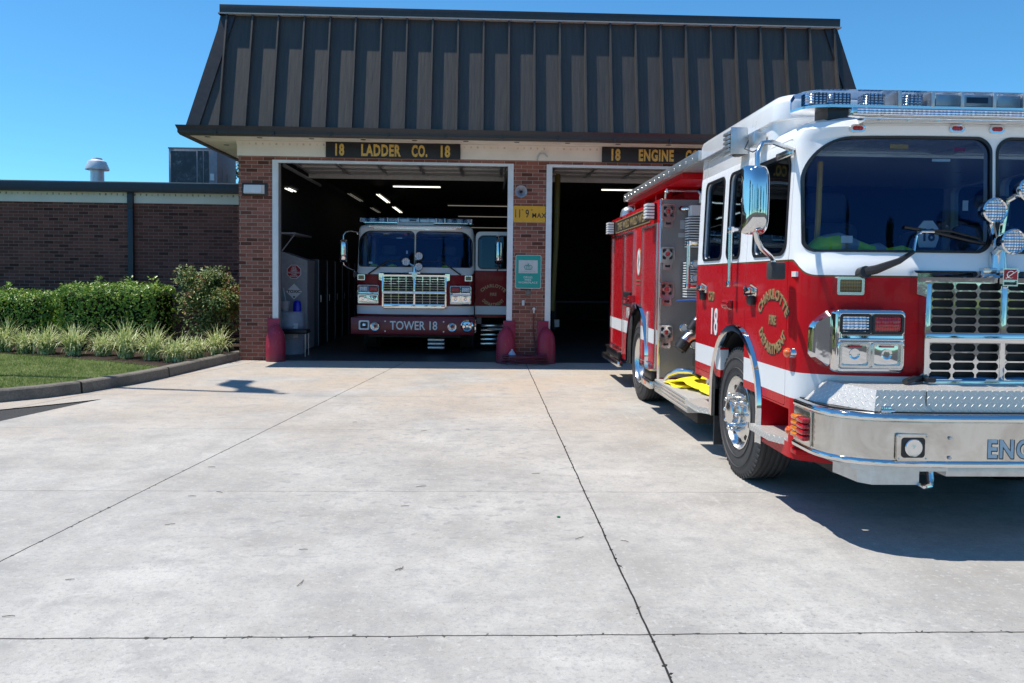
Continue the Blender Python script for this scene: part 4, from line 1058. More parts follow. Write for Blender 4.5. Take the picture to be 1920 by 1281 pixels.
b.box(-1.225, -1.219, 5.2, 5.5, 1.58, 1.595).box(-1.225, -1.219, 5.2, 5.5, 1.53, 1.54); obj('crest_edge', b, M['goldleaf'], cr, True)
for y, z0, z1 in ((7.30, 2.30, 2.50), (4.40, 2.32, 2.52)):
    b = B().box(-1.34, -1.22, y-.07, y+.07, z0, z1, .012); o = obj('corner_light', b, M['black'], eng, True)
    b = B()
    for k in range(5): b.box(-1.345, -1.25, y-.085, y-.068, z0+.01+k*.037, z0+.038+k*.037, .006)
    for k in range(5): b.box(-1.352, -1.338, y-.07, y+.07, z0+.01+k*.037, z0+.038+k*.037, .006)
    obj('lens', b, M['sign_white'], o, True)
b = B().box(-1.30, -1.2, 7.45, 7.6, 2.36, 2.44, .02); obj('rear_marker', b, M['red_lens'], eng, True)
# rear wheels and fender
for sx in (-1, 1): wheel(eng, sx*1.20, 5.25, sx, False)
for sx in (-1, 1):
    b = B(); yc = 5.25; o_ = [(yc+.65, .42)]+arch(yc, .65)[:-2]+[(yc-.65, .42)]; i_ = [(yc+.57, .42)]+arch(yc, .57)[:-2]+[(yc-.57, .42)]
    b.loft([[(sx*1.222, *p) for p in o_], [(sx*1.275, *p) for p in insetp(o_, .015)], [(sx*1.265, *p) for p in i_], [(sx*1.2, *p) for p in i_]], closed=False); obj('arch_trim', b, M['chrome'], eng, True, 50)
    b = B(); b.loft([[(sx*x, *p) for p in i_] for x in (1.215, .72)], closed=False); obj('arch_liner', b, M['chassis'], eng, True)
b = B().box(-1.26, -1.22, 5.86, 5.99, 1.05, 1.20, .01).box(-1.25, -1.22, 4.62-.0, 4.66, .75, 1.2, .004); obj('plate_trim', b, M['plate'], eng, True)
b = B().cyl((-1.25, 5.55, 1.33), (-1.25, 5.75, 1.33), .05, .05, 14); obj('rear_side_lamp', b, M['red_lens'], eng, True)
b = B().box(-1.27, -1.22, 5.75, 6.2, 1.34, 1.42, .015); obj('side_light', b, M['black'], eng, True)
b = B().box(-1.275, -1.22, 4.2, 4.62, .40, .51, .01); b.box(-1.275, -1.22, 6.5, 7.6, .40, .51, .01); k_ = obj('lower_lights', b, M['black'], eng, True)
b = B().box(-1.30, -1.22, 4.18, 4.66, .515, .535).box(-1.30, -1.22, 6.45, 7.62, .515, .535).box(-1.30, -1.22, 4.18, 4.66, .30, .39, .006).box(-1.30, -1.22, 6.4, 7.9, .30, .38, .006); obj('rub_rail', b, M['alu'], eng, True)
b = B().box(-1.302, -1.298, 4.40, 4.48, .325, .365); obj('reflector', b, M['orange'], eng, True)
b = B().box(-1.15, 1.15, 7.6, 8.0, .38, .5, .02); obj('rear_step', b, M['plate'], eng, True)
b = B().box(-1.1, 1.1, 4.2, 7.6, .36, .6); b.box(-.7, .7, 2.5, 4.2, .3, .6); b.box(-1.0, 1.0, 5.9, 7.5, .3, .45); b.cyl((-1, 5.25, .53), (1, 5.25, .53), .12); obj('frame_rail', b, M['chassis'], eng, True)
# ladder rack beam
b = B(); b.box(-1.215, -1.165, 2.60, 6.60, 2.755, 2.855, .004); b.box(-1.165, -.70, 2.60, 6.6, 2.752, 2.762)
lr = obj('ladder_rack', b, M['steel'], eng, True)
b = B()
for k in range(16): b.cyl((-1.216, 2.8+k*.245, 2.80), (-1.221, 2.8+k*.245, 2.80), .014, .012, 10)
obj('rivet', b, M['alu'], lr, True)
b = B(); b.box(-1.16, -.75, 3.4, 6.55, 2.68, 2.75, .006)
for y in (4.4, 4.9, 5.6, 6.3): b.box(-1.10, -1.02, y, y+.07, 2.55, 2.69)
b.box(-.9, .9, 4.3, 7.5, 2.55, 2.66, .01); obj('rack_support', b, M['red'], lr, True)
b = B().sph((-1.12, 6.75, 2.60), .11, 2, (1, 1, .9)); b.cyl((-1.12, 6.75, 2.54), (-1.12, 6.75, 2.6), .12, .11); obj('beacon', b, M['steel'], eng, True)
# cab contents seen through the glass
b = B(); rnd = random.Random(3)
prof = [(-1.10, .05), (-1.02, .10), (-.92, .12), (-.80, .10), (-.68, .06), (-.60, .07), (-.54, .045), (-.46, .06), (-.34, .035), (-.30, .02)]
b.loft([[(x, .30+h*1.3*cos(a)*.8+.02*sin(x*30), 1.775+h*(.5+.5*sin(a))*1.25) for a in [2*pi*i/14 for i in range(14)]] for x, h in prof]); b.xf(Matrix.Translation((3.25, 4.78, 0)))
v_ = obj('safety_vest', b, M['neon'], None, label='neon green safety vest bundled on the dashboard of the engine at right', cat='vest')
b = B(); b.loft([[(x+3.25, .30+4.78+h*1.32*cos(a)*.8+.02*sin(x*30), 1.775+h*(.5+.5*sin(a))*1.28) for a in [2*pi*i/14 for i in range(14)]] for x, h in ((-1.0, .104), (-.96, .113), (-.90, .121), (-.80, .103), (-.76, .088))]); 
b.loft([[(x+3.25, .30+4.78+h*1.32*cos(a)*.8+.02*sin(x*30), 1.775+h*(.5+.5*sin(a))*1.28) for a in [2*pi*i/14 for i in range(14)]] for x, h in ((-.66, .064), (-.60, .072), (-.56, .055))]); obj('reflective_band', b, M['vest_grey'], v_).location -= v_.location
ht = thing('fire_helmet', 'dark fire helmet with pale number 18 front shield behind the engine windscreen', 'helmet', (2.985, 5.22, 1.83))
b = B(); b.lathe([(.19, 0), (.18, .02), (.13, .03), (.12, .08), (.09, .13), (.04, .155), (0, .16)], (2.985, 5.26, 1.80), (0, 0, 1), 28); obj('shell', b, M['black'], ht)
b = B().prism([(2.985+p, 1.93+q) for p, q in ((-.055, -.09), (.055, -.09), (.075, -.03), (.07, .04), (.03, .09), (-.03, .09), (-.07, .04), (-.075, -.03))], 'y', 5.085, 5.095); sh = obj('shield', b, M['sign_white'], ht)
b = text_bm('18', .115, .001, .85, .003); place(b, (2.985, 5.083, 1.885)); obj('lettering', b, M['black'], sh, False, 0)
# ------------------------------------------------------------------ hose lying on the bumper and on the running board
b = B(); b.tube([(2.75+.09*i, 4.70+.012*sin(i*1.3), .992+.004*sin(i*2)) for i in range(16)], .016, 8)
h_ = obj('fill_hose', b, simple('blue_hose', (.03, .12, .25), .45), None, label='dark blue hose lying across the top of the engine bumper box', cat='hose')
b = B(); b.tube([(2.60, 4.62, .985), (2.68, 4.66, 1.0), (2.75, 4.70, .995)], .02, 8); b.box(2.74, 2.80, 4.62, 4.76, .98, 1.01, .008); b.tube([(2.76, 4.64, .985), (2.80, 4.70, 1.02), (2.79, 4.74, .98)], .008, 6); o_ = obj('nozzle', b, M['black'], h_); o_.location -= h_.location
hs = thing('hose_bundle', 'bright yellow folded hose with steel coupling on the engine running board', 'hose', (2.23, 8.2, .425))
def flat_hose(pts, w_, t_, name='hose_fold'):
    b = B(); rings = []
    for i, (x, y, z, tw) in enumerate(pts):
        a = Vector(pts[max(i-1, 0)][:3]); c = Vector(pts[min(i+1, len(pts)-1)][:3]); d = (c-a).normalized(); u = Vector((1, 0, 0)); u = (u-d*u.dot(d)).normalized(); n_ = d.cross(u)
        if n_.z < 0: n_ = -n_
        u = u*cos(tw)+n_*sin(tw); n_ = d.cross(u)
        rings.append([Vector((x, y, z))+u*w_*cos(q)*(.98+.1*sin(i*1.7))+n_*t_*sin(q) for q in [2*pi*k/16 for k in range(16)]])
    b.loft(rings); return obj(name, b, M['yellow_hose'], hs, ang=70)
flat_hose([(2.20+.022*i+.012*sin(i*2.1), 8.52-i*.095, .446+.075*sin(pi*min(1, i/6.5))**1.3 if i < 7 else .447, .16*sin(i*.7)) for i in range(12)], .155, .024)
flat_hose([(2.12+.01*i, 8.60-i*.07, .440+.012*sin(i), .05) for i in range(8)], .10, .014)
b = B().tube([(2.06, 8.66, .45), (2.09, 8.55, .53), (2.16, 8.45, .58), (2.26, 8.36, .585), (2.36, 8.3, .56), (2.42, 8.24, .50)], [.022, .03, .034, .034, .03, .026], 12); obj('coupling', b, M['alu'], hs, ang=60)
b = B()
for k in range(5): b.cyl((2.34+k*.03, 7.9+k*.02, .50), (2.34+k*.03, 7.9+k*.02, .57+.01*(k % 2)), .018, .018, 8)
obj('valve_knob', b, M['chrome'], hs)
# ------------------------------------------------------------------ ladder truck inside the left bay
tow = thing('ladder_truck', 'red and white ladder truck, bay shade put into its paint, lettered TOWER 18 parked inside the left bay', 'fire truck', (-1.47, 15.75, 0))
cab(tow, 'tower', (-1, 1), .66, (-1.17, -.72))
b = B().box(-1.24, 1.24, -.40, .1, .43, .775, .02); tb = obj('bumper', b, M['red_bumper'], tow, True)
for layer in (1, 0):
    b = text_bm('TOWER 18', .245, .001, .80, .0035+.003*layer); place(b, (.02, -.402-(.002 if not layer else .0), .535-.006*layer)); obj('lettering', b, M['sign_black'] if layer else M['sign_white'], tb, True, 0)
b = B().prism(rr(-.97, .62, .21, .19, .03), 'y', -.415, -.395); o = obj('siren_speaker', b, M['sign_white'], tb, True)
b = B().prism(rr(-.97, .62, .15, .13, .03), 'y', -.418, -.41); b2 = obj('speaker_recess', b, M['black'], o, True)
b = B().sph((-.97, -.42, .62), .05, 2, (1, .5, 1)); obj('speaker_cone', b, M['alu'], o, True)
for x in (-.75, .79):
    b = B(); b.lathe([(.03, .03), (.06, -.02), (.085, -.05), (.088, -.055), (.07, -.05), (.03, .0)], (x, -.40, .60), (0, 1, 0), 24); obj('air_horn', b, M['alu'], tb, True)
b = B(); b.lathe([(.125, .0), (.125, -.03), (.105, -.045), (.09, -.02), (.04, -.03), (.02, -.06), (0, -.06)], (1.09, -.40, .62), (0, 1, 0), 28); obj('siren', b, M['chrome'], tb, True)
b = B()
for x, z in ((-.55, .70), (-.55, .50), (.62, .70), (.62, .50)): b.cyl((x, -.40, z), (x, -.412, z), .014)
obj('bolt', b, M['steel'], tb, True)
mirror(tow, -1.47, .05, 1.86, 2.36)
td = [o for o in tow.children if o.name.startswith('door') and o.rotation_euler.z != 0][0]
badge(td, [('CHARLOTTE', .0, True, .092, .92)], .68, 1.40, 1.22, M['dullgold'], 1, yo=.30, xo=1.22, shadow=False)
badge(td, [('FIRE', 0, None, .085, .8)], .68, 1.22, 1.22, M['dullgold'], 1, yo=.30, xo=1.22, shadow=False)
badge(td, [('DEPARTMENT', 0, False, .092, .86)], .68, 1.0, 1.22, M['dullgold'], 1, yo=.30, xo=1.22, shadow=False)
# mirror carried by the open door
b = B(); b.loft([[(1.72+p*k, -.08+y_, 2.14+q*(1-(1-k)*.3)) for p, q in rr(0, 0, .15, .46, .05)] for y_, k in ((.05, 1), (0, .98), (-.04, .8), (-.06, .35))]); mo = obj('mirror', b, M['chrome'], tow, True, 50)
b = B().tube([(1.72, -.03, 1.93), (1.72, .05, 1.80), (1.68, .22, 1.72)], .014, 8); b.tube([(1.72, -.03, 2.36), (1.72, .05, 2.46), (1.68, .22, 2.46)], .014, 8); obj('mirror_arm', b, M['alu'], mo, True)
b = B().box(-.38, .38, .10, .14, 2.63, 2.715, .006); obj('tread_panel', b, M['plate'], tow, True)
b = B().box(-1.22, 1.22, 2.9, 9.5, .5, 2.55, .01); b.box(-.9, .9, 2.62, 2.88, .5, 2.3); obj('body', b, M['body_paint'], tow, True)
b = B(); b.box(-.35, .35, 2.7, 9.8, 2.56, 2.62); b.box(.98, 1.08, 2.7, 2.8, .5, 2.7)
for x in (-.45, .45): b.box(x-.04, x+.04, 2.7, 9.8, 2.72, 2.78); b.box(x-.03, x+.03, 2.7, 9.8, 2.60, 2.65)
for k in range(18): b.cyl((-.45, 2.9+k*.38, 2.63), (.45, 2.9+k*.38, 2.63), .02, .02, 8)
obj('aerial_ladder', b, M['steel'], tow, True)
b = B().box(.28, .62, -.1, .3, .12, .17, .01).box(.28, .62, -.1, .3, .20, .25, .01).box(.28, .62, -.1, .3, .28, .33, .01); o = obj('outrigger_pad', b, M['steel'], tow, True)
b = B(); b.box(1.5, 2.1, .75, 1.1, .46, .50, .01); b.box(1.24, 1.36, 2.4, 2.6, .5, 2.5); obj('side_step', b, M['plate'], tow, True)
b = B()
for k in range(5): b.box(1.36, 1.84, .95, 1.25, .12+k*.10, .17+k*.10, .008)
obj('folding_step', b, M['alu'], tow, True)
for sx in (-1, 1): wheel(tow, sx*1.2, 6.6, sx, False)
for x0 in (-.88, -.5, .62):
    b = B(); pr = [(x0-.14, .0), (x0-.07, .05), (x0, .065), (x0+.07, .05), (x0+.14, .0)]
    b.loft([[(x-1.47, 16.05+h*1.2*cos(a), 1.77+h*1.4*(.5+.5*sin(a))) for a in [2*pi*i/10 for i in range(10)]] for x, h in pr])
    obj('safety_vest', b, M['neon'], None, label={-.88: 'green vest at the far left of the ladder truck dashboard', -.5: 'green vest in the middle left of the ladder truck dashboard', .62: 'green vest on the right side of the ladder truck dashboard'}[x0], cat='vest', group='vests on the ladder truck dashboard')
# ------------------------------------------------------------------ ground
def sheet(name, poly, z, mat, kind='structure'):
    b = B(); b.face([(x, y, z) for x, y in poly]); o = obj(name, b, mat, None, ang=0, kind=kind); return o
sheet('road', [(-300, -300), (300, -300), (300, 300), (-300, 300)], -.012, M['asphalt'])
KB = [(-4.57, 14.62), (-4.74, 13.2), (-4.92, 11.75), (-5.05, 11.15), (-5.33, 10.28), (-5.6, 9.82), (-5.95, 9.47), (-6.5, 9.1), (-7.3, 8.8), (-9, 8.45), (-13, 8.3), (-30, 8.3)]
b = B(); b.face([(x, y, 0) for x, y in KB+[(-30, 7.7), (-12, 7.75), (-7.2, 8.15), (-6.2, 8.6), (-5.63, 9.0), (-5.2, 9.42), (-4.86, 9.81), (-5.02, 9.1), (-5.19, 8.29), (-5.7, 6), (-6.6, 2), (-8, -7), (14, -7), (14, 14.38), (-4.57, 14.38)]])
obj('driveway', b, M['concrete'], ang=0, kind='structure')
b = B(); n = len(KB); rings = []
def offs(P, d):
    out = []
    for i, p in enumerate(P):
        a = Vector(P[max(i-1, 0)]); c = Vector(P[min(i+1, len(P)-1)]); t_ = (c-a).normalized(); out.append((p[0]-t_.y*d, p[1]+t_.x*d))
    return out
KI = offs(KB, -.17)
ko = offs(KB, -.012)
for i in range(n): rings.append([(KB[i][0], KB[i][1], -.01), (ko[i][0], ko[i][1], .135), (offs(KB, -.03)[i][0], offs(KB, -.03)[i][1], .152), (KI[i][0], KI[i][1], .155), (KI[i][0], KI[i][1], 0)])
b.loft(rings); obj('kerb', b, M['kerb'], ang=30, kind='structure')
b = B(); b.face([(x, y, .118) for x, y in KI[2:]+[(-30, 15.2), (-12, 14.9), (-9.1, 14.2), (-7.3, 13.45), (-6.0, 12.75), (-5.15, 12.2)]]); obj('lawn', b, M['turf'], ang=0, kind='structure')
b = B(); b.face([(x, y, .124) for x, y in [(KI[0][0], 14.75), KI[0], KI[1], KI[2], (-5.15, 12.2), (-6.0, 12.75), (-7.3, 13.45), (-9.1, 14.2), (-12, 14.9), (-30, 15.2), (-30, 16.95), (-4.62, 16.95), (-4.62, 14.75)]]); obj('planting_bed', b, M['soil'], ang=0, kind='structure')
# grass blades
rnd = random.Random(5); bm = bmesh.new()
def inlawn(x, y):
    def side(P, x, y):
        for a, c in zip(P, P[1:]):
            lo, hi = min(a[0], c[0]), max(a[0], c[0])
            if lo <= x <= hi: return a[1]+(c[1]-a[1])*(x-a[0])/(c[0]-a[0] or 1)
        return None
    lo = side(KI[2:], x, y); up = side([(-30, 15.2), (-12, 14.9), (-9.1, 14.2), (-7.3, 13.45), (-6.0, 12.75), (-5.1, 12.2)], x, y)
    return lo is not None and up is not None and lo < y < up+.05
cnt = 0
while cnt < 42000:
    x = -5.0-rnd.random()**1.2*5.2; y = 8.6+rnd.random()*6.2
    if not inlawn(x, y): continue
    if noise.noise(Vector((x*3, y*3, 0))) < -.35 and rnd.random() < .6: cnt += .3; continue
    cnt += 1; h = rnd.uniform(.018, .045)*(1+.6*noise.noise(Vector((x*1.5, y*1.5, 4)))); a = rnd.random()*6.28; l = rnd.uniform(0, .03); w2 = .0028
    c = Vector((x, y, .118)); d = Vector((cos(a), sin(a), 0)); p = Vector((-sin(a), cos(a), 0))
    bm.faces.new([bm.verts.new(c-p*w2), bm.verts.new(c+p*w2), bm.verts.new(c+d*l+Vector((0, 0, h)))])
obj('grass', bm, M['grass'], ang=0, kind='stuff', recalc=False, label='short mown grass with dry patches inside the curved kerb', cat='grass')
# ------------------------------------------------------------------ plants
def leaves(bm, pts, size, rnd, up=.3, asp=.5, fold=.25):
    for p, nrm in pts:
        s = size*rnd.uniform(.6, 1.3); d = Vector((rnd.gauss(0, 1), rnd.gauss(0, 1), rnd.gauss(0, 1)+up)).normalized()
        n_ = (nrm*1.1+Vector((rnd.gauss(0, .55), rnd.gauss(0, .55), rnd.gauss(0, .55)))).normalized()
        d = (d-n_*d.dot(n_)).normalized(); sd = d.cross(n_)*s*asp*.5; m_ = p+d*s*.5; up_ = n_*s*fold*.3
        a = bm.verts.new(p-up_*0); b_ = bm.verts.new(m_+sd+up_); c = bm.verts.new(p+d*s); e = bm.verts.new(m_-sd+up_)
        bm.faces.new((a, b_, c)); bm.faces.new((a, c, e))
def hedge(x0, x1, y0, y1, zt, label, seed, sprigs=3):
    rnd = random.Random(seed); root = thing('hedge', label, 'hedge', ((x0+x1)/2, (y0+y1)/2, .12))
    pts = []
    def shape(p):
        k = Vector(p); q = noise.noise(k*2.2)*.09+noise.noise(k*6)*.05; return q
    N = int(6600*(x1-x0)/2.3)
    for _ in range(N):
        u = rnd.random(); f = rnd.random()
        r_ = .26
        if f < .46: p = Vector((rnd.uniform(x0, x1), y0, rnd.uniform(.25, zt))); n_ = Vector((0, -1, .15))
        elif f < .8: p = Vector((rnd.uniform(x0, x1), rnd.uniform(y0, y1), zt)); n_ = Vector((0, 0, 1))
        elif f < .9: p = Vector((x0, rnd.uniform(y0, y1), rnd.uniform(.25, zt))); n_ = Vector((-1, 0, .1))
        else: p = Vector((x1, rnd.uniform(y0, y1), rnd.uniform(.25, zt))); n_ = Vector((1, 0, .1))
        # round the edges
        c = Vector((min(max(p.x, x0+r_), x1-r_), min(max(p.y, y0+r_), y1-r_), min(p.z, zt-r_)))
        d = p-c
        if d.length > r_: p = c+d.normalized()*r_; n_ = d.normalized()
        if p.z < .5: # skirt narrows toward the ground
            if rnd.random() < .55: continue
            p.y += (.5-p.z)*.5
        p = p+n_*(shape(p)-abs(rnd.gauss(0, .055)))
        pts.append((p, n_))
    bm = bmesh.new(); leaves(bm, pts, .062, rnd)
    for _ in range(sprigs):
        sx = rnd.uniform(x0+.2, x1-.2); sy = rnd.uniform(y0+.1, y1-.2)
        leaves(bm, [(Vector((sx+rnd.gauss(0, .05), sy+rnd.gauss(0, .04), zt+rnd.uniform(-.02, .14))), Vector((0, -.3, 1))) for _ in range(36)], .07, rnd, 1.5)
    obj('foliage', bm, M['hedge'], root, ang=0, recalc=False)
    b = B(); b.box(x0+.16, x1-.16, y0+.18, y1-.1, .35, zt-.15, .12, 3)  # near-black core box gives the hedge its dark inside; tubes are stems
    for _ in range(26):
        x = rnd.uniform(x0+.15, x1-.15); y = rnd.uniform(y0+.25, y1-.1); b.tube([(x, y, .1), (x+rnd.gauss(0, .05), y, .3), (x+rnd.gauss(0, .1), y, .6)], [.014, .012, .008], 5)
    obj('core_and_stems', b, M['core_dark'], root)
M['core_dark'] = mat_ground('hedge_core_dark', (.008, .011, .005), (.022, .026, .012), 25)
hedge(-12.5, -8.55, 15.35, 16.4, 1.22, 'long clipped green hedge at the far left against the brick wing', 11, 2)
hedge(-8.28, -6.22, 14.65, 15.95, 1.38, 'short taller clipped hedge between the long hedge and the loose shrub', 12, 3)
rt = thing('shrub', 'loose red tinged shrub on bare stems beside the brick garage corner', 'shrub', (-5.4, 15.4, .12)); rnd = random.Random(21); pts = []; bm = bmesh.new(); sb = B()
for k in range(26):
    bx, by = -5.4+rnd.gauss(0, .16), 15.35+rnd.gauss(0, .14); tx, ty, tz = -5.42+rnd.uniform(-.40, .40), 15.3+rnd.uniform(-.45, .45), rnd.uniform(1.0, 1.62)
    sb.tube([(bx, by, .1), (bx*.6+tx*.4, by*.6+ty*.4, tz*.5), (tx, ty, tz)], [.012, .01, .005], 5)
    for _ in range(300):
        q = Vector((rnd.gauss(0, 1), rnd.gauss(0, 1), rnd.gauss(0, 1)*.8)); q = q.normalized()*rnd.random()**.5*.24
        pts.append((Vector((tx, ty, tz))+q+Vector((0, 0, -.02)), (q+Vector((0, -.2, .4))).normalized()))
for _ in range(1500):
    z = rnd.uniform(.45, 1.0); pts.append((Vector((-5.42+rnd.gauss(0, .26), 15.3+rnd.gauss(0, .22), z)), Vector((0, -.6, .6))))
leaves(bm, pts, .072, rnd, .2, .45); obj('foliage', bm, M['nandina'], rt, ang=0, recalc=False); obj('stems', sb, M['bark'], rt)
def clump(x, y, s, seed, label, parent_grp='liriope clumps edging the bed'):
    rnd = random.Random(seed); bm = bmesh.new()
    for k in range(190):
        a = rnd.random()*6.28; L = s*rnd.uniform(.36, .66); lean = rnd.uniform(.12, 1.15); bx, by = rnd.gauss(0, .05), rnd.gauss(0, .05); w0 = rnd.uniform(.0075, .0135)
        d = Vector((cos(a), sin(a), 0)); p = Vector((-sin(a), cos(a), 0)); prev = None; pos = Vector((x+bx, y+by, .12)); ang = 1.52-lean*.42
        for i in range(6):
            w_ = w0*(1-(i/5)**2.2*.9); tw = p*w_
            v = (bm.verts.new(pos-tw), bm.verts.new(pos+tw))
            if prev: bm.faces.new((prev[0], prev[1], v[1], v[0]))
            prev = v; pos = pos+(d*cos(ang)+Vector((0, 0, 1))*sin(ang))*(L/5); ang -= lean*(.22+.16*i)
            if pos.z < .13: pos.z = .13
    obj('grass_clump', bm, M['blade'], ang=0, recalc=False, label=label, cat='ornamental grass', group=parent_grp)
CL = [(-8.95, 14.45, 1.1), (-8.42, 14.2, .85), (-7.95, 14.05, 1.0), (-7.35, 13.85, 1.08), (-6.85, 13.85, .85), (-6.28, 13.5, 1.2), (-5.68, 13.2, 1.08), (-5.2, 12.95, .85), (-5.12, 13.6, .8), (-4.95, 14.2, .95)]
LB = ['variegated grass clump at the left frame edge', 'darker small clump just right of the leftmost one', 'third variegated clump from the left under the long hedge', 'fourth clump from the left below the hedge gap', 'fifth clump from the left at the hedge gap', 'largest spreading clump in the middle of the row', 'seventh clump from the left with raised middle blades', 'small clump closest to the kerb', 'clump behind the one closest to the kerb', 'last clump at right below the loose shrub']
for i, ((x, y, s), l) in enumerate(zip(CL, LB)): clump(x, y, s, 40+i, l)
for i in range(8): clump(-9.5-i*.62, 14.55+i*.03, 1.05, 60+i, 'variegated grass clump farther left along the bed')if i < 1 else None
# trees behind the camera, seen in the chrome; one beyond the wing
def tree(x, y, h, r, label, seed, n=2600, leaf=.28, conifer=False, z0=None):
    rnd = random.Random(seed); rt = thing('tree', label, 'tree', (x, y, 0)); z0 = h*.22 if z0 is None else z0
    b = B(); b.tube([(x, y, -.05), (x+.05, y, h*.3), (x-.05, y, h*.6), (x, y, h*.92)], [h*.022+.03, h*.018+.02, h*.01+.015, .02], 9)
    for k in range(9):
        a = rnd.random()*6.28; zz = rnd.uniform(z0, h*.75); b.tube([(x, y, zz), (x+cos(a)*r*.5, y+sin(a)*r*.5, zz+r*.2), (x+cos(a)*r*.85, y+sin(a)*r*.85, zz+r*.45)], [h*.007+.01, .03, .01], 5)
    obj('trunk', b, M['bark'], rt); pts = []; cl = []
    for k in range(46):
        t = rnd.random(); zz = z0+(h-z0)*t; rad = r*((1-t)**.8*.95+.06) if conifer else r*sqrt(max(.05, 1-((t-.42)/.62)**2))
        a = rnd.random()*6.28; q = rad*rnd.random()**.5; cl.append((Vector((x+cos(a)*q, y+sin(a)*q, zz)), r*rnd.uniform(.18, .34)))
    for k in range(n):
        c, cr_ = cl[rnd.randrange(len(cl))]; q = Vector((rnd.gauss(0, 1), rnd.gauss(0, 1), rnd.gauss(0, .8))).normalized()*cr_*rnd.random()**.4
        pts.append((c+q, q.normalized()))
    bm = bmesh.new(); leaves(bm, pts, leaf, rnd, .2, .6); obj('crown', bm, M['tree_leaf'], rt, ang=0, recalc=False)
for i, (x, y, h, r, con, l) in enumerate(((-20, -36, 8, 3.4, 0, 'broad tree across the road at the far left behind the viewer'), (-7, -40, 10, 2.0, 1, 'narrow conifer across the road behind the viewer'), (3, -42, 11.5, 2.3, 1, 'tallest conifer across the road behind the viewer'), (9, -38, 8, 3.6, 0, 'broad tree across the road right of the conifers'), (18, -40, 10, 2.3, 1, 'conifer across the road on the right'), (28, -36, 8, 4.0, 0, 'broad tree across the road at the far right'), (-24, -14, 8, 3.4, 0, 'broad tree down the road on the left'), (-24, 3, 8, 3.4, 0, 'broad tree beside the road left of the lawn'), (32, -10, 9, 4.0, 0, 'broad tree at the right end of the road'))):
    tree(x, y, h, r, l, 100+i, conifer=bool(con), n=2400, leaf=.5)
tree(-9.05, 29, 5.9, .75, 'small tree top peeping between the rooftop unit and the garage corner', 130, 1500, .14, z0=3.6)
sheet('verge', [(-80, -60), (80, -60), (80, -36), (-80, -36)], -.006, M['turf'])
# flagpole outside the frame whose shadow crosses the lawn
fx, fy, fh = -7.95, 11.28, 13.3
fp = thing('flagpole', 'tall white flagpole on the lawn casting a long thin shadow', 'flagpole', (fx, fy, .12))
b = B().cyl((fx, fy, .1), (fx, fy, fh), .08, .04, 12); b.sph((fx, fy, fh+.05), .07); b.cyl((fx, fy, .1), (fx, fy, .25), .12, .10); obj('pole', b, M['white'], fp)
b = B(); rows = []
for i in range(13):
    u = i/12*1.35; top = fh-.15-.25*u-.15*sin(u*2); bot = fh-1.75-.1*u+.35*max(0, u-.5); o_ = .09*sin(u*6)
    rows.append([b.bm.verts.new((fx-.45*u+o_, fy+.88*u+o_*.4, bot+(top-bot)*j/6)) for j in range(7)])
for a, c in zip(rows, rows[1:]):
    for j in range(6): b.bm.faces.new((a[j], c[j], c[j+1], a[j+1]))
f_ = obj('flag', b, M['octagon'], None, recalc=False, label='flag hanging from the flagpole with a soft fold', cat='flag')
# twigs
TW = [(-.63, 7.88, 35), (-.18, 7.97, -30), (-.48, 5.77, 20), (-.55, 5.27, 8), (-.45, 4.13, 75), (.42, 6.16, 5), (.59, 4.62, 40), (.86, 4.56, -35), (-1.42, 8.33, 10), (-2.26, 6.34, 5), (-1.94, 5.6, -30), (-2.1, 5.5, 0), (-2.0, 4.87, 25), (-1.05, 4.42, 0), (-2.15, 3.98, 15), (-.95, 3.93, 80), (-2.2, 3.55, 5)]
TL = ['lies near the garage', 'lies right of the first one', 'lies mid lane below the doors', 'lies in the centre of the near lane', 'forked and reddish in the near centre', 'lies beside the long joint', 'lies left of the long joint in the foreground', 'lies right of the long joint in the foreground', 'lies far back near the left joint', 'lies far left of the lane', 'lies slanting by the left joint', 'lies flat just left of the slanting one', 'short and dark at the left', 'short thick one in the lower middle', 'lies at the far lower left', 'upright looking curl in the lower middle', 'lies lowest at the left']
for i, ((x, y, a), l) in enumerate(zip(TW, TL)):
    rnd = random.Random(i); a = radians(a); L = rnd.uniform(.02, .042)*(1.2 if i in (3, 4) else 1)
    b = B(); b.tube([(x-cos(a)*L, y-sin(a)*L, .004), (x+.006, y-.004, .007), (x+cos(a)*L, y+sin(a)*L, .004)], [.0014, .002, .0012], 5)
    if i == 4: b.tube([(x, y, .006), (x-.03, y-.03, .004)], .002, 5)
    obj('twig', b, M['bark'], None, label='small brown twig that '+l if l.startswith('lies') else 'small brown twig, '+l, cat='twig', group='twigs scattered on the concrete')
b = B().lathe([(.012, 0), (.012, .006), (0, .007)], (.50, 5.03, .001), n=14); obj('bottle_cap', b, simple('cap_green', (.0, .12, .05), .4), None, label='small dark green bottle cap left of the long joint', cat='bottle cap')
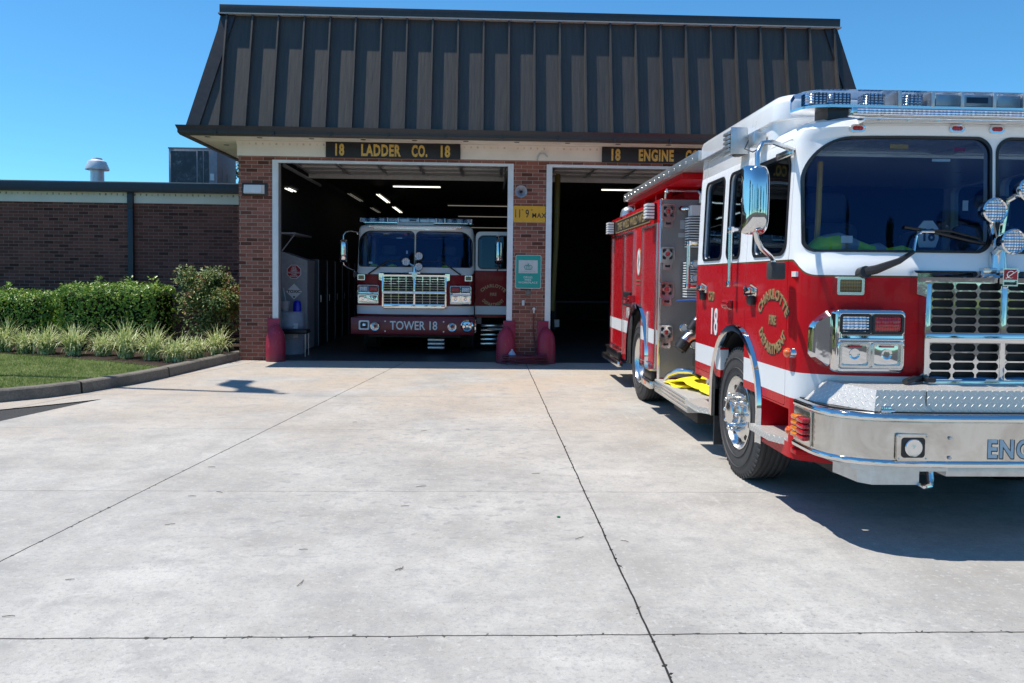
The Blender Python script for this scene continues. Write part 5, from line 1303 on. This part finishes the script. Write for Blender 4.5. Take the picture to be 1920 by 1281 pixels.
# ------------------------------------------------------------------ station
st = thing('fire_station', 'two bay brick fire station with dark ribbed metal mansard roof', 'fire station', (.82, 14.4, 0))
YW = 14.4; XL, XR = -4.61, 6.25; D = .20
b = B()
def cw(x0, x1, z0, z1): b.box(x0, x1, YW, YW+D, z0, z1)
cw(XL, -3.98, 0, 4.06); cw(.48, 1.12, 0, 4.06); cw(5.58, XR, 0, 4.06); cw(-3.98, .48, 3.72, 4.06); cw(1.12, 5.58, 3.72, 4.06)
obj('front_wall', b, M['brick'], st, ang=0)
b = B().box(XL, XL+D, YW+D, 30, 0, 4.06).box(XR-D, XR, YW+D, 30, 0, 4.06); obj('side_wall', b, M['brick_side'], st, ang=0)
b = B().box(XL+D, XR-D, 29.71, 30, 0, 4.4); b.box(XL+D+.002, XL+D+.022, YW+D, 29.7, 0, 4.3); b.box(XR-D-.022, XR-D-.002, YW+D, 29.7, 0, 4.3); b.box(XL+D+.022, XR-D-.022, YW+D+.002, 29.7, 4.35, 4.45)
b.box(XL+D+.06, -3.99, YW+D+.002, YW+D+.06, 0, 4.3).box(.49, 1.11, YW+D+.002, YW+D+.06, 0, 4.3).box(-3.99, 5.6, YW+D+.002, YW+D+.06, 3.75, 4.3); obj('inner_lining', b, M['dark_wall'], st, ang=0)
b = B().box(XL-.02, XR+.02, YW-.025, YW-.001, 3.80, 4.075); b.box(XL-.025, XL-.001, YW-.0, 20, 3.80, 4.075); 
for x0, x1 in ((XL-.03, XR+.03),): b.box(x0, x1, YW-.04, YW-.026, 4.0, 4.074)
obj('frieze', b, M['frieze'] if 'frieze' in M else M['white'], st, ang=0)
b = B(); b.box(-5.33, 6.97, 13.68, YW-.045, 4.075, 4.10); b.box(-5.33, XL-.03, YW-.045, 29, 4.075, 4.10); so_ = obj('soffit', b, M['soffit'], st, ang=0)
b = B()
for x in [-5.05+i*.93 for i in range(13)]: b.cyl((x, 14.05, 4.076), (x, 14.05, 4.071), .05, .05, 14)
for y in [14.9+i*.9 for i in range(8)]: b.cyl((-5.0, y, 4.076), (-5.0, y, 4.071), .05, .05, 14)
obj('soffit_vent', b, M['hvac_dark'], so_)
# gutter
def gut(b, pts, prof):
    rings = []
    for p, n_ in pts: rings.append([(p[0]+n_[0]*o, p[1]+n_[1]*o, z) for o, z in prof])
    b.loft(rings, caps=True)
prof = [(0, 4.03), (-.055, 4.03), (-.085, 4.07), (-.085, 4.12), (-.105, 4.165), (-.115, 4.195), (-.10, 4.195), (-.09, 4.15), (0, 4.15)]
# corner-mitred: outward normal is (0,1)*o for the front, so o<0 goes toward the camera
b = B(); gut(b, [((-5.33, 29), (1, 0)), ((-5.33, 13.70), (1, 1)), ((6.97, 13.70), (-1, 1)), ((6.97, 29), (-1, 0))], prof)
g = obj('gutter', b, M['gutter'], st, ang=30)
b = B()
for i in range(11): x = -4.75+i*1.0; b.box(x-.015, x+.015, 13.575, 13.60, 4.035, 4.10)
obj('gutter_bracket', b, M['gutter'], g)
# mansard
ZB, ZT, IN = 4.17, 6.34, .50; x0, x1, y0, y1 = -5.26, 6.90, 13.70, 29.0
def mp(t, o=0):  # outline at fraction t up the slope
    i = IN*t; return [(x0+i-o, y0+i-o, ZB+(ZT-ZB)*t), (x1-i+o, y0+i-o, ZB+(ZT-ZB)*t), (x1-i+o, y1, ZB+(ZT-ZB)*t), (x0+i-o, y1, ZB+(ZT-ZB)*t)]
b = B(); b.loft([mp(0), mp(1)]); rf2 = obj('roof', b, M['roof'], st, ang=0)
SL = Vector((0, IN, ZT-ZB)).normalized(); NF = Vector((0, -SL.z, SL.y))
RH = .08
b = B(); k = 0; x = -5.18
xs_ = []
x = -4.72
while x < 6.8: xs_.append(x); x += .4625
for x in xs_:
    # ribs stop where the hip cuts them
    tl = min(1, (x-x0)/IN if x-x0 < IN else 1, (x1-x)/IN if x1-x < IN else 1)
    p0 = Vector((x, y0, ZB)); p1 = Vector((x, y0+IN*tl, ZB+(ZT-ZB)*tl)); w_ = .014
    b.loft([[p-Vector((w_+.008, 0, 0)), p-Vector((w_, 0, 0))+NF*RH, p+Vector((w_, 0, 0))+NF*RH, p+Vector((w_+.008, 0, 0))] for p in (p0, p1)])
    # shallow stiffening swages between the ribs
y = y0+.5
while y < 28:
    for xa, sgn in ((x0, -1),):
        NS = Vector((-SL.z, 0, SL.y)); p0 = Vector((xa, y, ZB)); p1 = Vector((xa+IN, y, ZT)); b.loft([[p-Vector((0, .02, 0)), p-Vector((0, .014, 0))+NS*RH, p+Vector((0, .014, 0))+NS*RH, p+Vector((0, .02, 0))] for p in (p0, p1)])
    y += .46
obj('standing_seam', b, M['roof'], rf2, ang=0)
# hip covers
b = B()
for xa, s_ in ((x0, 1), (x1, -1)):
    A0, A1 = Vector((xa, y0, ZB)), Vector((xa+s_*IN, y0+IN, ZT))
    o1 = NF*.035; o2 = Vector((-s_*SL.z, 0, SL.y))*.035
    b.loft([[A+Vector((s_*.20, 0, 0))+o1*.2, A+Vector((s_*.195, 0, 0))+o1, A+o1+o2, A+Vector((0, .195, 0))+o2, A+Vector((0, .2, 0))+o2*.2, A+Vector((s_*.05, .05, 0))] for A in (A0, A1)])
obj('hip_cover', b, M['gutter'], rf2, ang=0)
b = B(); X0, X1, Y0 = x0+IN-.09, x1-IN+.09, y0+IN-.09
b.box(X0, X1, Y0, 28.6, ZT-.04, ZT+.115, .006)
cp = obj('roof_cap', b, M['gutter'], rf2); b = B().box(X0-.02, X1+.02, Y0-.022, Y0+.1, ZT-.058, ZT-.036).box(X0-.022, X0+.1, Y0, 28.6, ZT-.058, ZT-.036); obj('cap_edge', b, M['flash'], cp)
# door frames
for xa, xb in ((-3.98, .48), (1.12, 5.58)):
    b = B(); yf = YW-.012
    b.box(xa-.01, xa+.095, yf, YW+.05, .0, 3.735).box(xb-.095, xb+.01, yf, YW+.05, .0, 3.735).box(xa+.095, xb-.095, yf, YW+.05, 3.685, 3.735)
    fr = obj('door_frame', b, M['white_frame'], st, ang=0)
    b = B().box(xa+.002, xa+.095, YW+.052, YW+D, 0, 3.715).box(xb-.095, xb-.002, YW+.052, YW+D, 0, 3.715); obj('jamb', b, simple('jamb_grey', (.26, .25, .235), .6), fr, ang=0)
    # raised sectional door under the ceiling
    b = B()
    for k in range(4): b.box(xa+.12, xb-.12, YW+.45+k*.47, YW+.90+k*.47, 3.86-k*.022, 3.89-k*.022)
    b.box(xa+.12, xb-.12, YW+2.32, YW+2.38, 3.70, 3.80, .006); b.box(xa+.12, xb-.12, YW+1.30, YW+1.34, 3.79, 3.83)
    od = obj('overhead_door', b, M['panel'], st); b = B()
    for x in [xa+.2+i*(xb-xa-.4)/5 for i in range(6)]: b.box(x-.03, x+.03, YW+.45, YW+2.3, 3.775, 3.80)
    b.box(xa+.08, xa+.12, YW+.35, YW+3.6, 3.66, 3.72).box(xb-.12, xb-.08, YW+.35, YW+3.6, 3.66, 3.72); obj('door_track', b, M['steel'], od)
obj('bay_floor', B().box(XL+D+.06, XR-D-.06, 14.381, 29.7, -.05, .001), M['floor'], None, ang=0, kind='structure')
# wing
wg = thing('station_wing', 'low flat roofed brick wing behind the hedges at left', 'building', (-10, 16.9, 0))
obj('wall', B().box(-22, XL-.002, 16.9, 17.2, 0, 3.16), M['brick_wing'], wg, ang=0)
obj('side_wall', B().box(-22, -21.7, 17.2, 26, 0, 3.3), M['brick_side'], wg, ang=0)
obj('frieze', B().box(-22.05, XL-.003, 16.875, 16.899, 3.12, 3.345), M['frieze'] if 'frieze' in M else M['white'], wg, ang=0)
obj('roof', B().box(-22.2, XL-.004, 16.72, 26, 3.345, 3.54), M['gutter_navy'], wg, ang=0)
obj('roof_edge', B().box(-22.22, XL-.005, 16.70, 16.9, 3.541, 3.558), M['flash'], wg)
obj('fascia', B().box(-22.2, XL-.006, 16.69, 16.719, 3.35, 3.535, .004), M['gutter_navy'], wg)
b = B().box(-7.76, -7.64, 16.79, 16.87, 3.0, 3.349, .006).box(-7.755, -7.645, 16.80, 16.88, .2, 3.0, .006); obj('downspout', b, M['gutter_navy'], wg)
# rooftop
v_ = thing('roof_vent', 'round silver mushroom vent on the wing roof', 'roof vent', (-9.48, 19, 3.54))
obj('stack', B().lathe([(.155, 0), (.15, .63)], (-9.48, 19, 3.54), n=24), M['vent_white'], v_)
obj('hood', B().lathe([(.20, .60), (.265, .575), (.27, .60), (.20, .78), (.12, .82), (.11, .86), (0, .87)], (-9.48, 19, 3.52), n=28), M['vent_white'], v_)
obj('curb', B().box(-9.76, -9.20, 18.75, 19.25, 3.541, 3.62, .01), M['steel'], v_)
h_ = thing('rooftop_unit', 'grey boxy air conditioning unit with dark grille on the wing roof', 'air conditioner', (-7.5, 20.2, 3.54))
obj('cabinet', B().box(-7.980, -6.780, 19.52, 20.96, 3.56, 4.73, .008), M['hvac'], h_)
b = B().box(-7.920, -7.300, 19.505, 19.52, 3.6, 4.67).box(-7.260, -7.140, 19.505, 19.52, 3.6, 4.68).box(-7.110, -6.990, 19.505, 19.52, 3.6, 4.68); obj('grille', b, M['hvac_coil_reflection'] if 'hvac_coil_reflection' in M else M['hvac_dark'], h_)
b = B().box(-7.990, -6.770, 19.50, 20.98, 4.73, 4.76).box(-6.779, -6.765, 19.9, 20.0, 3.8, 4.3).box(-6.779, -6.765, 20.25, 20.4, 3.9, 4.2); obj('lid', b, M['hvac'], h_)
obj('rating_plate', B().box(-6.950, -6.850, 19.50, 19.52, 3.95, 4.12).box(-6.960, -6.840, 19.50, 19.52, 3.84, 3.88), M['sign_white'], h_)
# ------------------------------------------------------------------ things on the front wall
def cosign(x0, x1, z0, z1, parts, label):
    s_ = thing('bay_sign', label, 'sign', ((x0+x1)/2, YW-.05, z0))
    obj('board', B().box(x0, x1, YW-.075, YW-.042, z0, z1, .004), M['sign_black'], s_)
    obj('board_edge', B().ring([(x0-.008, z0-.008), (x1+.008, z0-.008), (x1+.008, z1+.008), (x0-.008, z1+.008)], [(x0+.004, z0+.004), (x1-.004, z0+.004), (x1-.004, z1-.004), (x0+.004, z1-.004)], 'y', YW-.079, YW-.0755), M['gutter'], s_)
    for body, xc, wd in parts:
        t = text_bm(body, .285, .003, 1, .012, space=1.12); xs = [v.co.x for v in t.bm.verts]; k = wd/(max(xs)-min(xs)); c = (max(xs)+min(xs))/2
        t.warp(lambda v: ((v.x-c)*k, v.y, v.z)); place(t, (xc, YW-.079, z0+.042)); obj('lettering', t, M['gold'], s_, ang=0)
cosign(-2.985, -.515, 3.79, 4.065, [('18', -2.735, .165), ('LADDER', -1.975, .73), ('CO.', -1.265, .29), ('18', -.785, .175)], 'black sign with gold letters 18 LADDER CO. 18 above the left bay')
cosign(2.142, 4.62, 3.785, 4.06, [('18', 2.40, .17), ('ENGINE', 3.16, .66), ('CO.', 3.86, .29), ('18', 4.36, .175)], 'black sign with gold letters 18 ENGINE CO. 18 above the right bay')
s_ = thing('clearance_sign', 'yellow clearance sign reading 11 feet 9 MAX on the brick pier', 'sign', (.79, YW, 2.65))
obj('plate', B().prism(rr(.795, 2.80, .605, .305, .025), 'y', YW-.014, YW-.006), M['yellow_sign'], s_)
for body, xc, z, sz, xs in (("11", .575, 2.735, .215, .60), ("9", .755, 2.735, .215, .68), ("MAX", .975, 2.735, .125, .92), ("''", .665, 2.82, .10, .6), ("''", .838, 2.82, .10, .6)):
    t = text_bm(body, sz, .001, xs, .002, space=1.15); place(t, (xc, YW-.0155, z)); obj('lettering', t, M['black'], s_, ang=0)
s_ = thing('notice_sign', 'teal notice sign with a crown emblem on a pale panel on the brick pier', 'sign', (.79, YW, 1.4))
obj('plate', B().prism(rr(.79, 1.717, .485, .63, .03), 'y', YW-.014, YW-.006), M['sign_white'], s_)
obj('field', B().prism(rr(.79, 1.717, .468, .613, .024), 'y', YW-.0165, YW-.0145), M['teal'], s_)
pn_ = obj('panel', B().box(.605, .965, YW-.019, YW-.017, 1.69, 1.935), M['sign_grey'], s_)
b = B(); cx, cz = .785, 1.80
b.box(cx-.06, cx+.06, YW-.0215, YW-.0195, cz-.045, cz-.033)
for dx in (-1, 1):
    b.tube([(cx+dx*.055, YW-.021, cz-.03), (cx+dx*.078, YW-.021, cz+.01), (cx+dx*.05, YW-.021, cz+.04), (cx+dx*.015, YW-.021, cz+.035), (cx, YW-.021, cz+.02)], .006, 6)
    b.tube([(cx+dx*.03, YW-.021, cz-.03), (cx+dx*.036, YW-.021, cz+.0), (cx+dx*.02, YW-.021, cz+.035)], .005, 6)
b.tube([(cx, YW-.021, cz-.03), (cx, YW-.021, cz+.05)], .005, 6); b.sph((cx, YW-.021, cz+.06), .012); obj('crown_emblem', b, M['teal'], pn_)
t = text_bm('CHARLOTTE', .045, .0006, 1.1, .0); place(t, (cx, YW-.0205, 1.705)); obj('lettering', t, M['hvac'], pn_, ang=0)
for i, (body, sz) in enumerate((('DRUG', .055), ('FREE', .055), ('WORKPLACE', .055))):
    t = text_bm(body, sz, .0006, 1.1, .0); place(t, (.785, YW-.018, 1.595-i*.05)); obj('lettering', t, M['sign_white'], s_, ang=0)
s_ = thing('wall_lamp', 'rectangular white wall lamp on the left brick pier', 'lamp', (-4.34, YW, 3.1))
obj('backplate', B().box(-4.545, -4.075, YW-.03, YW-.002, 3.06, 3.30, .01), M['gutter'], s_)
b = B(); b.loft([[(-4.50, YW-.03, 3.10), (-4.13, YW-.03, 3.10), (-4.13, YW-.03, 3.265), (-4.50, YW-.03, 3.265)], [(-4.485, YW-.13, 3.105), (-4.17, YW-.13, 3.105), (-4.17, YW-.10, 3.255), (-4.485, YW-.10, 3.255)]]); obj('diffuser', b, M['sign_white'], s_)
s_ = thing('horn_speaker', 'grey round horn speaker on the brick pier above the yellow sign', 'speaker', (.625, YW, 3.2))
b = B(); b.lathe([(.03, -.02), (.04, -.10), (.07, -.16), (.105, -.20), (.113, -.205), (.10, -.195), (.06, -.14), (.03, -.11), (0, -.11)], (.625, YW-.0, 3.20), (0, 1, 0), 28); b.box(.59, .66, YW-.06, YW-.002, 3.12, 3.28, .01)
obj('horn', b, M['hvac'], s_); obj('driver', B().sph((.625, YW-.13, 3.20), .028), M['black'], s_)
b = B().tube([(.93, YW-.032, 3.80), (.935, YW-.045, 3.87), (.98, YW-.045, 3.93), (1.06, YW-.045, 3.93), (1.12, YW-.045, 3.87)], .012, 6); obj('cable_loop', b, M['steel'], None, label='short loop of grey cable on the white band above the pier', cat='cable')
s_ = thing('hose_tap', 'garden tap on the brick pier with red hose hanging from it', 'tap', (.86, YW, .95))
b = B(); b.cyl((.90, YW-.08, .985), (.90, YW, .985), .018); b.cyl((.90, YW-.08, .94), (.90, YW-.08, .99), .016); b.cyl((.90, YW-.10, 1.02), (.90, YW-.06, 1.02), .028, .028, 10); obj('spout', b, M['steel'], s_)
s_ = thing('wall_socket', 'small square outlet cover on the brick pier below the teal sign', 'outlet', (.70, YW, 1.1))
obj('cover', B().box(.675, .725, YW-.02, YW-.002, 1.08, 1.18, .006), M['sign_grey'], s_)
s_ = thing('wall_bracket', 'rusty bracket left on the brick just below the teal sign', 'bracket', (.79, YW, 1.25)); obj('plate', B().box(.74, .84, YW-.015, YW-.002, 1.26, 1.34, .004).box(.77, .81, YW-.03, YW-.0155, 1.27, 1.38, .004), M['kerb'], s_)
# red wheel guards
def guard(xc, xp, label):
    """xc centre of the round guard, xp side of the flat plate"""
    g = thing('wheel_guard', label, 'wheel guard', (xc, 14.3, 0), 'red guards at the door jambs')
    R = .178; prof = [(R, 0), (R*1.0, .25), (R*.96, .42), (R*.82, .54), (R*.58, .61), (R*.25, .665), (.005, .68)]
    obj('bell', B().lathe(prof, (xc, 14.27, 0), n=30), M['guard_red'], g, ang=50)
    s = 1 if xp > xc else -1
    obj('plate', B().box(min(xc-.05*s, xp), max(xc-.05*s, xp), YW-.045, YW-.014, .01, .79, .006), M['guard_red'], g)
    return g
guard(-3.90, -4.08, 'red bell shaped guard at the left jamb of the left bay'); guard(.375, .555, 'red bell shaped guard on the left side of the brick pier'); guard(1.135, .965, 'red bell shaped guard on the right side of the brick pier')
b = B(); rnd = random.Random(8)
for k in range(9):
    pts = []; a0 = rnd.random()*6; rx, ry = rnd.uniform(.26, .44), rnd.uniform(.10, .2)
    for i in range(26):
        a = a0+2*pi*i/25*.97; pts.append((.72+rx*cos(a)+.03*sin(a*3+k), 13.98+ry*sin(a), .03+k*.016+.018*abs(sin(a*1.5+k))))
    b.tube(pts, .0135, 7)
b.tube([(.90, YW-.08, .93), (.895, YW-.06, .6), (.94, YW-.06, .25), (.99, 14.2, .08), (.9, 14.05, .05)], .0135, 7)
obj('garden_hose', b, M['hose_red'], None, label='dark red garden hose coiled in a heap at the foot of the pier', cat='hose')
b = B().lathe([(.075, 0), (.082, .02), (.082, .14), (.07, .19), (.03, .245), (.022, .25), (.022, .275), (0, .28)], (.49, 14.1, 0), n=20); obj('jug', b, M['jug'], None, ang=50, label='pale plastic jug standing behind the coiled hose', cat='jug')
# ------------------------------------------------------------------ inside the bays
def box_thing(name, label, cat, parts):
    pass
c_ = thing('storage_cabinet', 'grey sloped top metal cabinet with octagon and diamond signs inside the left bay', 'cabinet', (-4.13, 16.9, 0))
b = B().prism([(-4.49, .05), (-3.93, .05), (-3.93, 2.0), (-4.49, 2.19)], 'y', 16.9, 17.6); obj('body', b, M['cab_grey'], c_)
o = obj('octagon_sign', B().prism([(-4.215+.165*cos(pi/8+i*pi/4), 1.75+.165*sin(pi/8+i*pi/4)) for i in range(8)], 'y', 16.885, 16.895), M['sign_white'], c_)
obj('octagon_field', B().prism([(-4.215+.15*cos(pi/8+i*pi/4), 1.75+.15*sin(pi/8+i*pi/4)) for i in range(8)], 'y', 16.881, 16.884), M['octagon'], o)
for i, w_ in enumerate(('NO', 'ONE', 'OPEN', 'NOTHING', 'THIS', 'DOOR')):
    t = text_bm(w_, .05, .0005, 1.1, .001); place(t, (-4.215, 16.8795, 1.835-i*.040)); obj('lettering', t, M['sign_white'], o, ang=0)
o = obj('diamond_sign', B().prism([(-4.215, 1.14), (-4.04, 1.315), (-4.215, 1.49), (-4.39, 1.315)], 'y', 16.885, 16.895), M['sign_white'], c_)
t = text_bm('TOXIC', .085, .0006, 1.1, .003); place(t, (-4.215, 16.8835, 1.29)); obj('lettering', t, M['black'], o, ang=0)
b = B(); b.lathe([(.02, 0), (.015, -.004), (0, -.004)], (-4.215, 16.885, 1.20), (0, 1, 0), 12); obj('symbol', b, M['black'], o)
d_ = thing('plastic_drum', 'pale blue plastic drum under the signed cabinet inside the left bay', 'drum', (-4.2, 16.5, 0))
b = B(); b.lathe([(.0, 0), (.28, .0), (.29, .03), (.29, .30), (.298, .32), (.29, .34), (.29, .58), (.298, .60), (.29, .62), (.285, .86), (.25, .90), (0, .90)], (-4.18, 16.45, 0), n=36); obj('body', b, M['barrel'], d_)
obj('drum_label', B().box(-4.06, -3.96, 16.19, 16.20, .36, .66), M['sign_white'], d_)
obj('bucket', B().lathe([(.0, 0), (.09, 0), (.11, .22), (.10, .22), (0, .2)], (-4.30, 16.45, .90), n=20), M['cab_grey'], None, label='small grey bucket standing on the plastic drum', cat='bucket')
obj('brush', B().tube([(-4.27, 16.5, 1.0), (-4.36, 16.55, 1.40)], .012, 6), M['sign_grey'], None, label='pale long handled brush standing in the bucket', cat='brush')
b = B().lathe([(0, 0), (.085, 0), (.085, .15), (.07, .21), (.03, .24), (0, .245)], (-4.04, 16.45, .90), n=20); obj('jerrycan', b, M['blue'], None, ang=40, label='bright blue round container on the plastic drum', cat='container')
c_ = thing('stool', 'low black padded stool with thin metal legs beside the left red guard', 'stool', (-3.8, 14.95, 0))
obj('seat', B().box(-4.08, -3.52, 15.1, 15.45, .44, .53, .03), M['black'], c_)
for x in (-4.04, -3.56):
    for y in (15.13, 15.42): obj('leg', B().cyl((x, y, 0), (x, y, .45), .012), M['steel'], c_)
for i in range(6):
    y = 17.75+i*.95; l_ = thing('locker', 'dark metal locker, %s in the row along the left wall' % ('nearest', 'second', 'third', 'fourth', 'fifth', 'farthest')[i], 'locker', (-4.0, y, 0), 'lockers along the left bay wall')
    obj('body', B().box(-4.22, -3.78, y-.45, y+.45, .0, 1.97, .006), M['locker'], l_); obj('trim', B().box(-3.779, -3.765, y-.45, y-.43, .02, 1.95), M['hvac'], l_)
    obj('handle', B().cyl((-3.74, y-.35, 1.0), (-3.74, y-.35, 1.16), .014, .014, 8), M['steel'], l_)
# lights
def lamp(x, y, along, L, lit, label, z=3.93):
    a = thing('ceiling_light', label, 'ceiling light', (x, y, z), 'fluorescent ceiling lights in the bays')
    hx_, hy_ = (L/2, .07) if along == 'x' else (.07, L/2)
    obj('housing', B().box(x-hx_-.03, x+hx_+.03, y-hy_-.0, y+hy_, z+.03, z+.07, .005), M['dark_wall'], a)
    for q in (-.035, .035):
        p0, p1 = ((x-hx_, y+q, z), (x+hx_, y+q, z)) if along == 'x' else ((x+q, y-hy_, z), (x+q, y+hy_, z))
        obj('tube', B().cyl(p0, p1, .013 if lit else .009, None, 8), M['tube_on'] if lit else M['tube_dim'], a)
lamp(-1.83, 20, 'x', 1.22, True, 'lit tube light across the left bay behind the overhead door')
lamp(3.6, 20, 'x', 1.22, True, 'lit tube light across the right bay partly behind the engine')
lamp(-3.12, 23.2, 'y', 2.4, True, 'lit lengthwise tube light over the ladder truck, nearer of two'); lamp(-3.14, 27, 'y', 2.2, True, 'lit lengthwise tube light over the ladder truck, farther of two')
lamp(-3.92, 23, 'y', 2.2, False, 'dim lengthwise tube light along the left wall, nearer one'); lamp(-3.95, 27.3, 'y', 2.0, False, 'dim lengthwise tube light along the left wall, farther one')
lamp(-4.0, 15.75, 'y', .55, True, 'short lit tube light just inside the left jamb', 3.33)
for x, y, z in ((.0, 21.5, 3.6), (.2, 24, 3.5), (-.1, 27, 3.35)): lamp(x, y, 'x', 2.2, False, 'dim tube light above the right side of the ladder truck, %s' % {21.5: 'nearest', 24: 'middle', 27: 'farthest'}[y], z)
for i, x in enumerate((-3.4, -.2)):
    pass
b = B().tube([(1.50, 16.3, 4.2), (1.49, 16.3, 3.2), (1.48, 16.3, 2.3), (1.42, 16.3, 0.9)], [.06, .06, .055, .05], 12); obj('exhaust_hose', b, M['yellow_tube'], None, ang=60, label='dark yellow exhaust hose hanging inside the right bay by the pier', cat='exhaust hose')
w_ = thing('workbench', 'dark low workbench at the back of the right bay', 'workbench', (3.0, 24, 0)); obj('top', B().box(2.1, 4.0, 23.6, 24.4, .85, .9), M['locker'], w_)
for x in (2.15, 3.95):
    for y in (23.65, 24.35): obj('leg', B().box(x-.03, x+.03, y-.03, y+.03, 0, .85), M['locker'], w_)
obj('paper_box', B().box(1.66, 1.78, 18.4, 18.5, .42, .60, .005), M['sign_grey'], None, label='small pale box near the floor inside the right bay', cat='box')
s_ = thing('bay_shelf', 'grey shelf on diagonal brackets high on the left bay wall', 'shelf', (-4.3, 16.6, 2.3)); obj('board', B().box(-4.25, -3.95, 15.9, 17.4, 2.45, 2.48), M['hvac'], s_); obj('bracket', B().cyl((-4.24, 16.0, 2.1), (-3.98, 16.0, 2.45), .012), M['hvac'], s_)
for o in list(S.objects):
    if o.parent is None and o.name.split('.')[0] in ('storage_cabinet', 'plastic_drum', 'bucket', 'brush', 'jerrycan'):
        q = .955; C_ = Vector((0, 0, 1.6)); o.location = C_+(o.location-C_)*q-Vector((0, 0, 1.6*(1-q))); o.scale = (q, q, q)
for o in list(S.objects):
    if '_off' in o: del o['_off']
